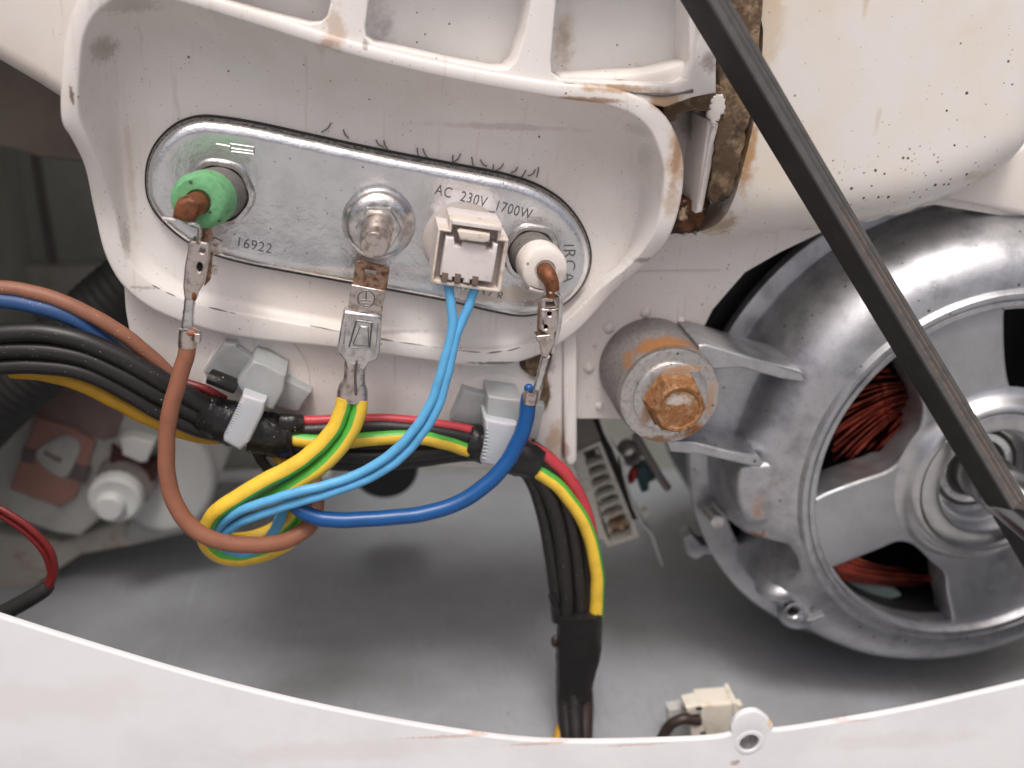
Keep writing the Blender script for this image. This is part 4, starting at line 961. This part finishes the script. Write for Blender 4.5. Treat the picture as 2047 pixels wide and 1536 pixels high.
# ------------------------------------------------------------------ drive belt
HBLT = 230.0
be = thing('drive_belt', 'flat black rubber drive belt running diagonally down to the motor shaft', 'belt', P(1700, 470, HBLT - 50))
Lp = [(1300, -100), (1359, 0), (1663, 500), (1980, 1025), (2060, 1158), (2130, 1270)]
Mp = [(1352, -100), (1415, 0), (1711, 500), (2026, 1025), (2110, 1165), (2180, 1280)]
Rp = [(1398, -100), (1461, 0), (1753, 500), (2070, 1025), (2150, 1160), (2220, 1275)]
Lm = cat_rom([P(a, b, HBLT - 90) for a, b in Lp], 6); Mm = cat_rom([P(a, b, HBLT) for a, b in Mp], 6); Rm = cat_rom([P(a, b, HBLT) for a, b in Rp], 6)
g = G(); sec = []
for l, m_, r_ in zip(Lm, Mm, Rm):
    rb = r_ + (l - m_)
    q = lambda t, d=0: m_ + (r_ - m_) * t + Vector((0, 0, d))
    sec.append([l, l + (m_ - l) * .95, q(.06, 0), q(.3, 0), q(.36, -1), q(.44, -1), q(.5, 0), q(.62, 0), q(.66, -1), q(.72, -1), q(.76, 0), q(.94, 0), r_ + Vector((0, 0, -4)), rb])
n_ = len(sec[0]); v = [p for s_ in sec for p in s_]; f = []; mi = []
for i in range(len(sec) - 1):
    for j in range(n_):
        f.append([i * n_ + j, i * n_ + (j + 1) % n_, (i + 1) * n_ + (j + 1) % n_, (i + 1) * n_ + j])
        mi.append(0 if j in (0, 12, 13) else (2 if j in (4, 8) and i > 10 else 1))
f += [list(range(n_))[::-1], [(len(sec) - 1) * n_ + j for j in range(n_)]]; mi += [0, 0]
g.add(v, f, mi)
obj('belt_band', g, ['belt', 'beltside', 'beltcord'], be, ang=30)

# ------------------------------------------------------------------ terminal block beside the motor
HT = -240
tb_ = thing('terminal_block', 'milky plastic terminal block with empty sockets hanging between tub and motor', 'connector', P(1210, 990, HT))
out = [(1152, 904), (1201, 882), (1279, 1074), (1215, 1097), (1206, 1080), (1198, 1080), (1148, 932)]
inn = [(1166, 906), (1196, 893), (1267, 1070), (1222, 1086), (1212, 1074)]
obj('block_frame', prism(out, HT, HT - 70, 3, [inn]), 'block', tb_)
obj('block_back', prism(out, HT - 50, HT - 90, 1), 'blockdark', tb_)
for i in range(9):
    t = i / 8
    a = (1163 + (1222 - 1163) * t, 915 + (1082 - 915) * t); b = (1193 + (1262 - 1193) * t, 903 + (1064 - 903) * t)
    if i not in (0, 8): obj('divider', prism([(a[0], a[1] - 3), (b[0], b[1] - 3), (b[0] + 1, b[1] + 3), (a[0] + 1, a[1] + 3)], HT - 18, HT - 50, 1), 'block', tb_)
    for s_, q in ((0, a), (1, b)):
        x, y = (q[0] + 3, q[1] + 2) if s_ == 0 else (q[0] + 1, q[1] + 2)
        obj('side_socket', prism([(x - 4, y - 4), (x + 3, y - 6), (x + 6, y + 3), (x - 1, y + 5)], HT - 2, HT - 30, 1, [[(x - 1, y - 2), (x + 1, y - 3), (x + 3, y + 1), (x + 1, y + 2)]]), 'block', tb_)
obj('block_cap', prism([(1148, 836), (1184, 834), (1202, 878), (1152, 900)], HT - 6, HT - 80, 3), 'greyplastic', tb_)
obj('round_peg', ball(1241, 1053, HT - 20, 9, 10), 'block', tb_)
g = G()
mp = [(1202, 838), (1212, 869), (1230, 900), (1243, 917), (1249, 949), (1260, 990), (1272, 1026), (1286, 1050), (1301, 1067), (1312, 1098), (1325, 1133)]
mc = cat_rom([P(a, b, HT + 10) for a, b in mp], 4)
v = []; f = []
for i, p in enumerate(mc):
    wd_ = 4.5 * (1 - .7 * max(0, (i / len(mc) - .85) / .15))
    v += [p + Vector((-wd_, 0, 0)), p + Vector((wd_, 0, 0)), p + Vector((wd_, 0, -46)), p + Vector((-wd_, 0, -46))]
for i in range(len(mc) - 1):
    for j in range(4): f.append([i * 4 + j, i * 4 + (j + 1) % 4, i * 4 + 4 + (j + 1) % 4, i * 4 + 4 + j])
f += [[3, 2, 1, 0], [len(v) - 4, len(v) - 3, len(v) - 2, len(v) - 1]]
tag(obj('metal_strip', g.add(v, f), 'clip'), 'bent thin metal strip alongside the milky terminal block', 'metal strip')
mw = thing('motor_wiring', 'dark cluster of red and teal connectors with grey cable in the gap beside the motor', 'connector', P(1290, 950, HT - 60))
obj('red_connector', ball(1264, 950, HT - 50, 9, 16, 20, ang=-10), 'redp', mw)
obj('teal_connector', prism([(1270, 938), (1300, 930), (1312, 960), (1298, 966), (1298, 982), (1284, 986), (1278, 966)], HT - 70, HT - 110, 5), 'teal', mw)
obj('grey_cable', tube([(1270, 870, HT - 40), (1296, 915, HT - 40), (1320, 955, HT - 44), (1335, 976, HT - 50)], 8.5, 10, 5), 'greyplastic', mw)
obj('black_cable', tube([(1180, 830, HT - 60), (1200, 860, HT - 50), (1216, 900, HT - 30), (1240, 960, HT - 30), (1262, 1010, HT - 34), (1270, 1034, HT - 40)], 9, 10, 5), 'hose', mw)
obj('socket_ring', prism(circ(1262, 912, 22, 18), HT - 70, HT - 110, 5, [circ(1262, 912, 12, 14)]), 'greyplastic', mw)
obj('white_tab', prism([(1280, 1022), (1297, 1018), (1300, 1028), (1290, 1040)], HT - 60, HT - 76, 2), 'cream', mw)

# ------------------------------------------------------------------ small plug behind the cabinet edge
HP = 140
sc_ = thing('small_connector', 'cream plastic connector with a thick black cable behind the cabinet edge', 'connector', P(1420, 1470, HP))
obj('body', prism([(1400, 1411), (1474, 1405), (1478, 1440), (1474, 1480), (1406, 1482), (1406, 1456), (1400, 1450)], HP, HP - 60, 7), 'cream', sc_)
obj('jaw', prism([(1372, 1416), (1404, 1408), (1404, 1428), (1380, 1431), (1373, 1426)], HP - 4, HP - 50, 4), 'cream', sc_)
obj('jaw', prism([(1380, 1450), (1410, 1452), (1410, 1482), (1384, 1482)], HP - 2, HP - 50, 4), 'cream', sc_)
obj('end_flange', prism([(1466, 1407), (1474, 1405), (1480, 1440), (1476, 1480), (1468, 1478)], HP + 6, HP - 66, 2), 'cream', sc_)
obj('latch_peg', prism([(1474, 1409), (1484, 1409), (1486, 1417), (1476, 1419)], HP - 14, HP - 34, 2), 'cream', sc_)
g = G()
for a, b in ((1392, 1418), (1400, 1467)): prism([(a, b - 1.5), (a + 12, b - 2.5), (a + 12, b + .5), (a, b + 1.5)], HP + .5, HP - 6, 0, g=g)
obj('slot', g, 'dark', sc_)
obj('back_shell', prism([(1336, 1420), (1372, 1414), (1380, 1490), (1342, 1492)], HP - 50, HP - 80, 3), 'pumpbody', sc_)
obj('black_cable', tube([(1312, 1520, HP - 20), (1322, 1480, HP - 14), (1340, 1450, HP - 8), (1364, 1438, HP - 4), (1384, 1439, HP - 6), (1398, 1440, HP - 8)], 11, 12, 6), 'w_blk2', sc_)

# ------------------------------------------------------------------ drain pump, hose and leads on the left
HQ = -620
pu = thing('drain_pump', 'milky plastic drain pump with salmon coil and round cap low on the left', 'pump', P(240, 1080, HQ - 100))
obj('coil_housing', prism(smooth_poly([(-60, 850), (30, 780), (90, 745), (200, 775), (330, 835), (290, 930), (225, 1000), (160, 1075), (60, 1050), (-60, 1020)], 2), HQ, HQ - 160, 14), 'pumpbody', pu)
obj('coil_cover', prism([(110, 765), (250, 820), (232, 875), (205, 882), (70, 828)], HQ + 8, HQ - 4, 3), 'coil2', pu)
ci = obj('coil', prism([(72, 832), (150, 858), (190, 885), (176, 930), (150, 995), (120, 1015), (20, 978), (40, 920)], HQ + 16, HQ - 4, 4), 'coil', pu)
obj('coil_strap', prism([(46, 896), (72, 902), (66, 930), (40, 922)], HQ + 20, HQ + 4, 2), 'coil3', sub(pu, ci))
obj('coil_strap', prism([(142, 925), (180, 938), (168, 968), (132, 955)], HQ + 20, HQ + 4, 2), 'coil3', sub(pu, ci))
obj('coil_plate', prism(smooth_poly([(78, 895), (130, 872), (160, 890), (150, 925), (128, 958), (90, 938), (72, 915)], 3), HQ + 26, HQ + 6, 6), 'pumpbody', sub(pu, ci))
obj('coil_mark', tube([(88, 904, HQ + 28), (104, 914, HQ + 28), (122, 922, HQ + 28)], 4, 6, 3), 'coil2', sub(pu, ci))
obj('impeller_housing', prism(circ(330, 965, 100, 48, 104), HQ - 20, HQ - 220, 26, res=4), 'pumpcap', pu)
obj('mount_plate', prism([(300, 830), (450, 860), (460, 905), (410, 1030), (360, 1070), (250, 1080)], HQ - 60, HQ - 120, 10), 'pumpbody', pu)
obj('dark_recess', prism([(222, 892), (240, 905), (300, 925), (322, 910), (312, 960), (290, 975), (240, 950), (218, 930)], HQ + 22, HQ - 30, 4), 'dred', pu)
obj('latch', prism([(240, 878), (262, 874), (308, 888), (294, 924), (280, 926), (244, 910)], HQ + 50, HQ - 10, 6), 'pumpcap', pu)
cp = P(228, 1002, HQ + 60); ck = K(cp)
cap_ = obj('cap', lathe(cp, [(56 * ck, HQ - 20), (54 * ck, HQ + 40), (51 * ck, HQ + 54), (44 * ck, HQ + 60), (30 * ck, HQ + 56), (.1, HQ + 56)], 40, fn=lambda r, h, a, k: (r * (1 + .015 * math.cos(18 * a)) if k < 3 else r, h)), 'pumpcap', pu)
obj('cap_knob', lathe(P(218, 1018, HQ + 80), [(29 * ck, HQ + 50), (28 * ck, HQ + 74), (23 * ck, HQ + 82), (.1, HQ + 82)], 32), 'pumpcap', sub(pu, cap_))
obj('drain_neck', lathe(P(250, 965, HQ + 20), [(60 * ck, HQ - 30), (58 * ck, HQ + 20), (40 * ck, HQ + 24), (.1, HQ + 24)], 36), 'greyplastic', pu)
obj('foot_bracket', prism([(-60, 1060), (120, 1085), (250, 1040), (420, 1010), (400, 1060), (260, 1092), (160, 1110), (60, 1180), (-60, 1230)], HQ - 80, HQ - 120, 8), 'panelpale', pu)
hp = [(-80, 880, -470), (0, 800, -470), (80, 728, -470), (150, 668, -470), (220, 604, -470), (300, 540, -480)]
tag(obj('drain_hose', tube(hp, 66, 28, 26, rf=lambda t: 1 + .014 * math.sin(t * 2 * math.pi * 32)), 'hose'), 'black corrugated rubber hose slanting behind the harness at left', 'hose')
rl = thing('red_lead', 'pair of thin dark red wires ending in a black sleeve at the lower left edge', 'wire', P(60, 1120, 60))
obj('wire', tube([(-40, 1000, 40), (10, 1022, 50), (60, 1056, 58), (96, 1094, 62), (110, 1132, 62), (104, 1164, 60), (84, 1184, 56)], 7, 10, 6), 'w_dred', rl)
obj('wire', tube([(-40, 1012, 36), (8, 1034, 44), (50, 1064, 50), (86, 1100, 54), (100, 1136, 54), (98, 1160, 54), (82, 1184, 54)], 7, 10, 6), 'w_dred', rl)
obj('sleeve', tube([(98, 1170, 56, 13), (84, 1182, 56, 16), (40, 1208, 52, 17), (-10, 1234, 48, 17), (-50, 1256, 44, 17)], 16, 14, 5), 'hose', rl)
rf_ = P(770, 944, -560)
tag(obj('rubber_foot', lathe(rf_, [(66 * K(rf_), -700), (66 * K(rf_), -580), (58 * K(rf_), -562), (.1, -560)], 36, fn=lambda r, h, a, k: (r if math.sin(a) < .2 else r, h)), 'hose'), 'round black rubber buffer under the tub behind the light blue wires', 'rubber buffer')
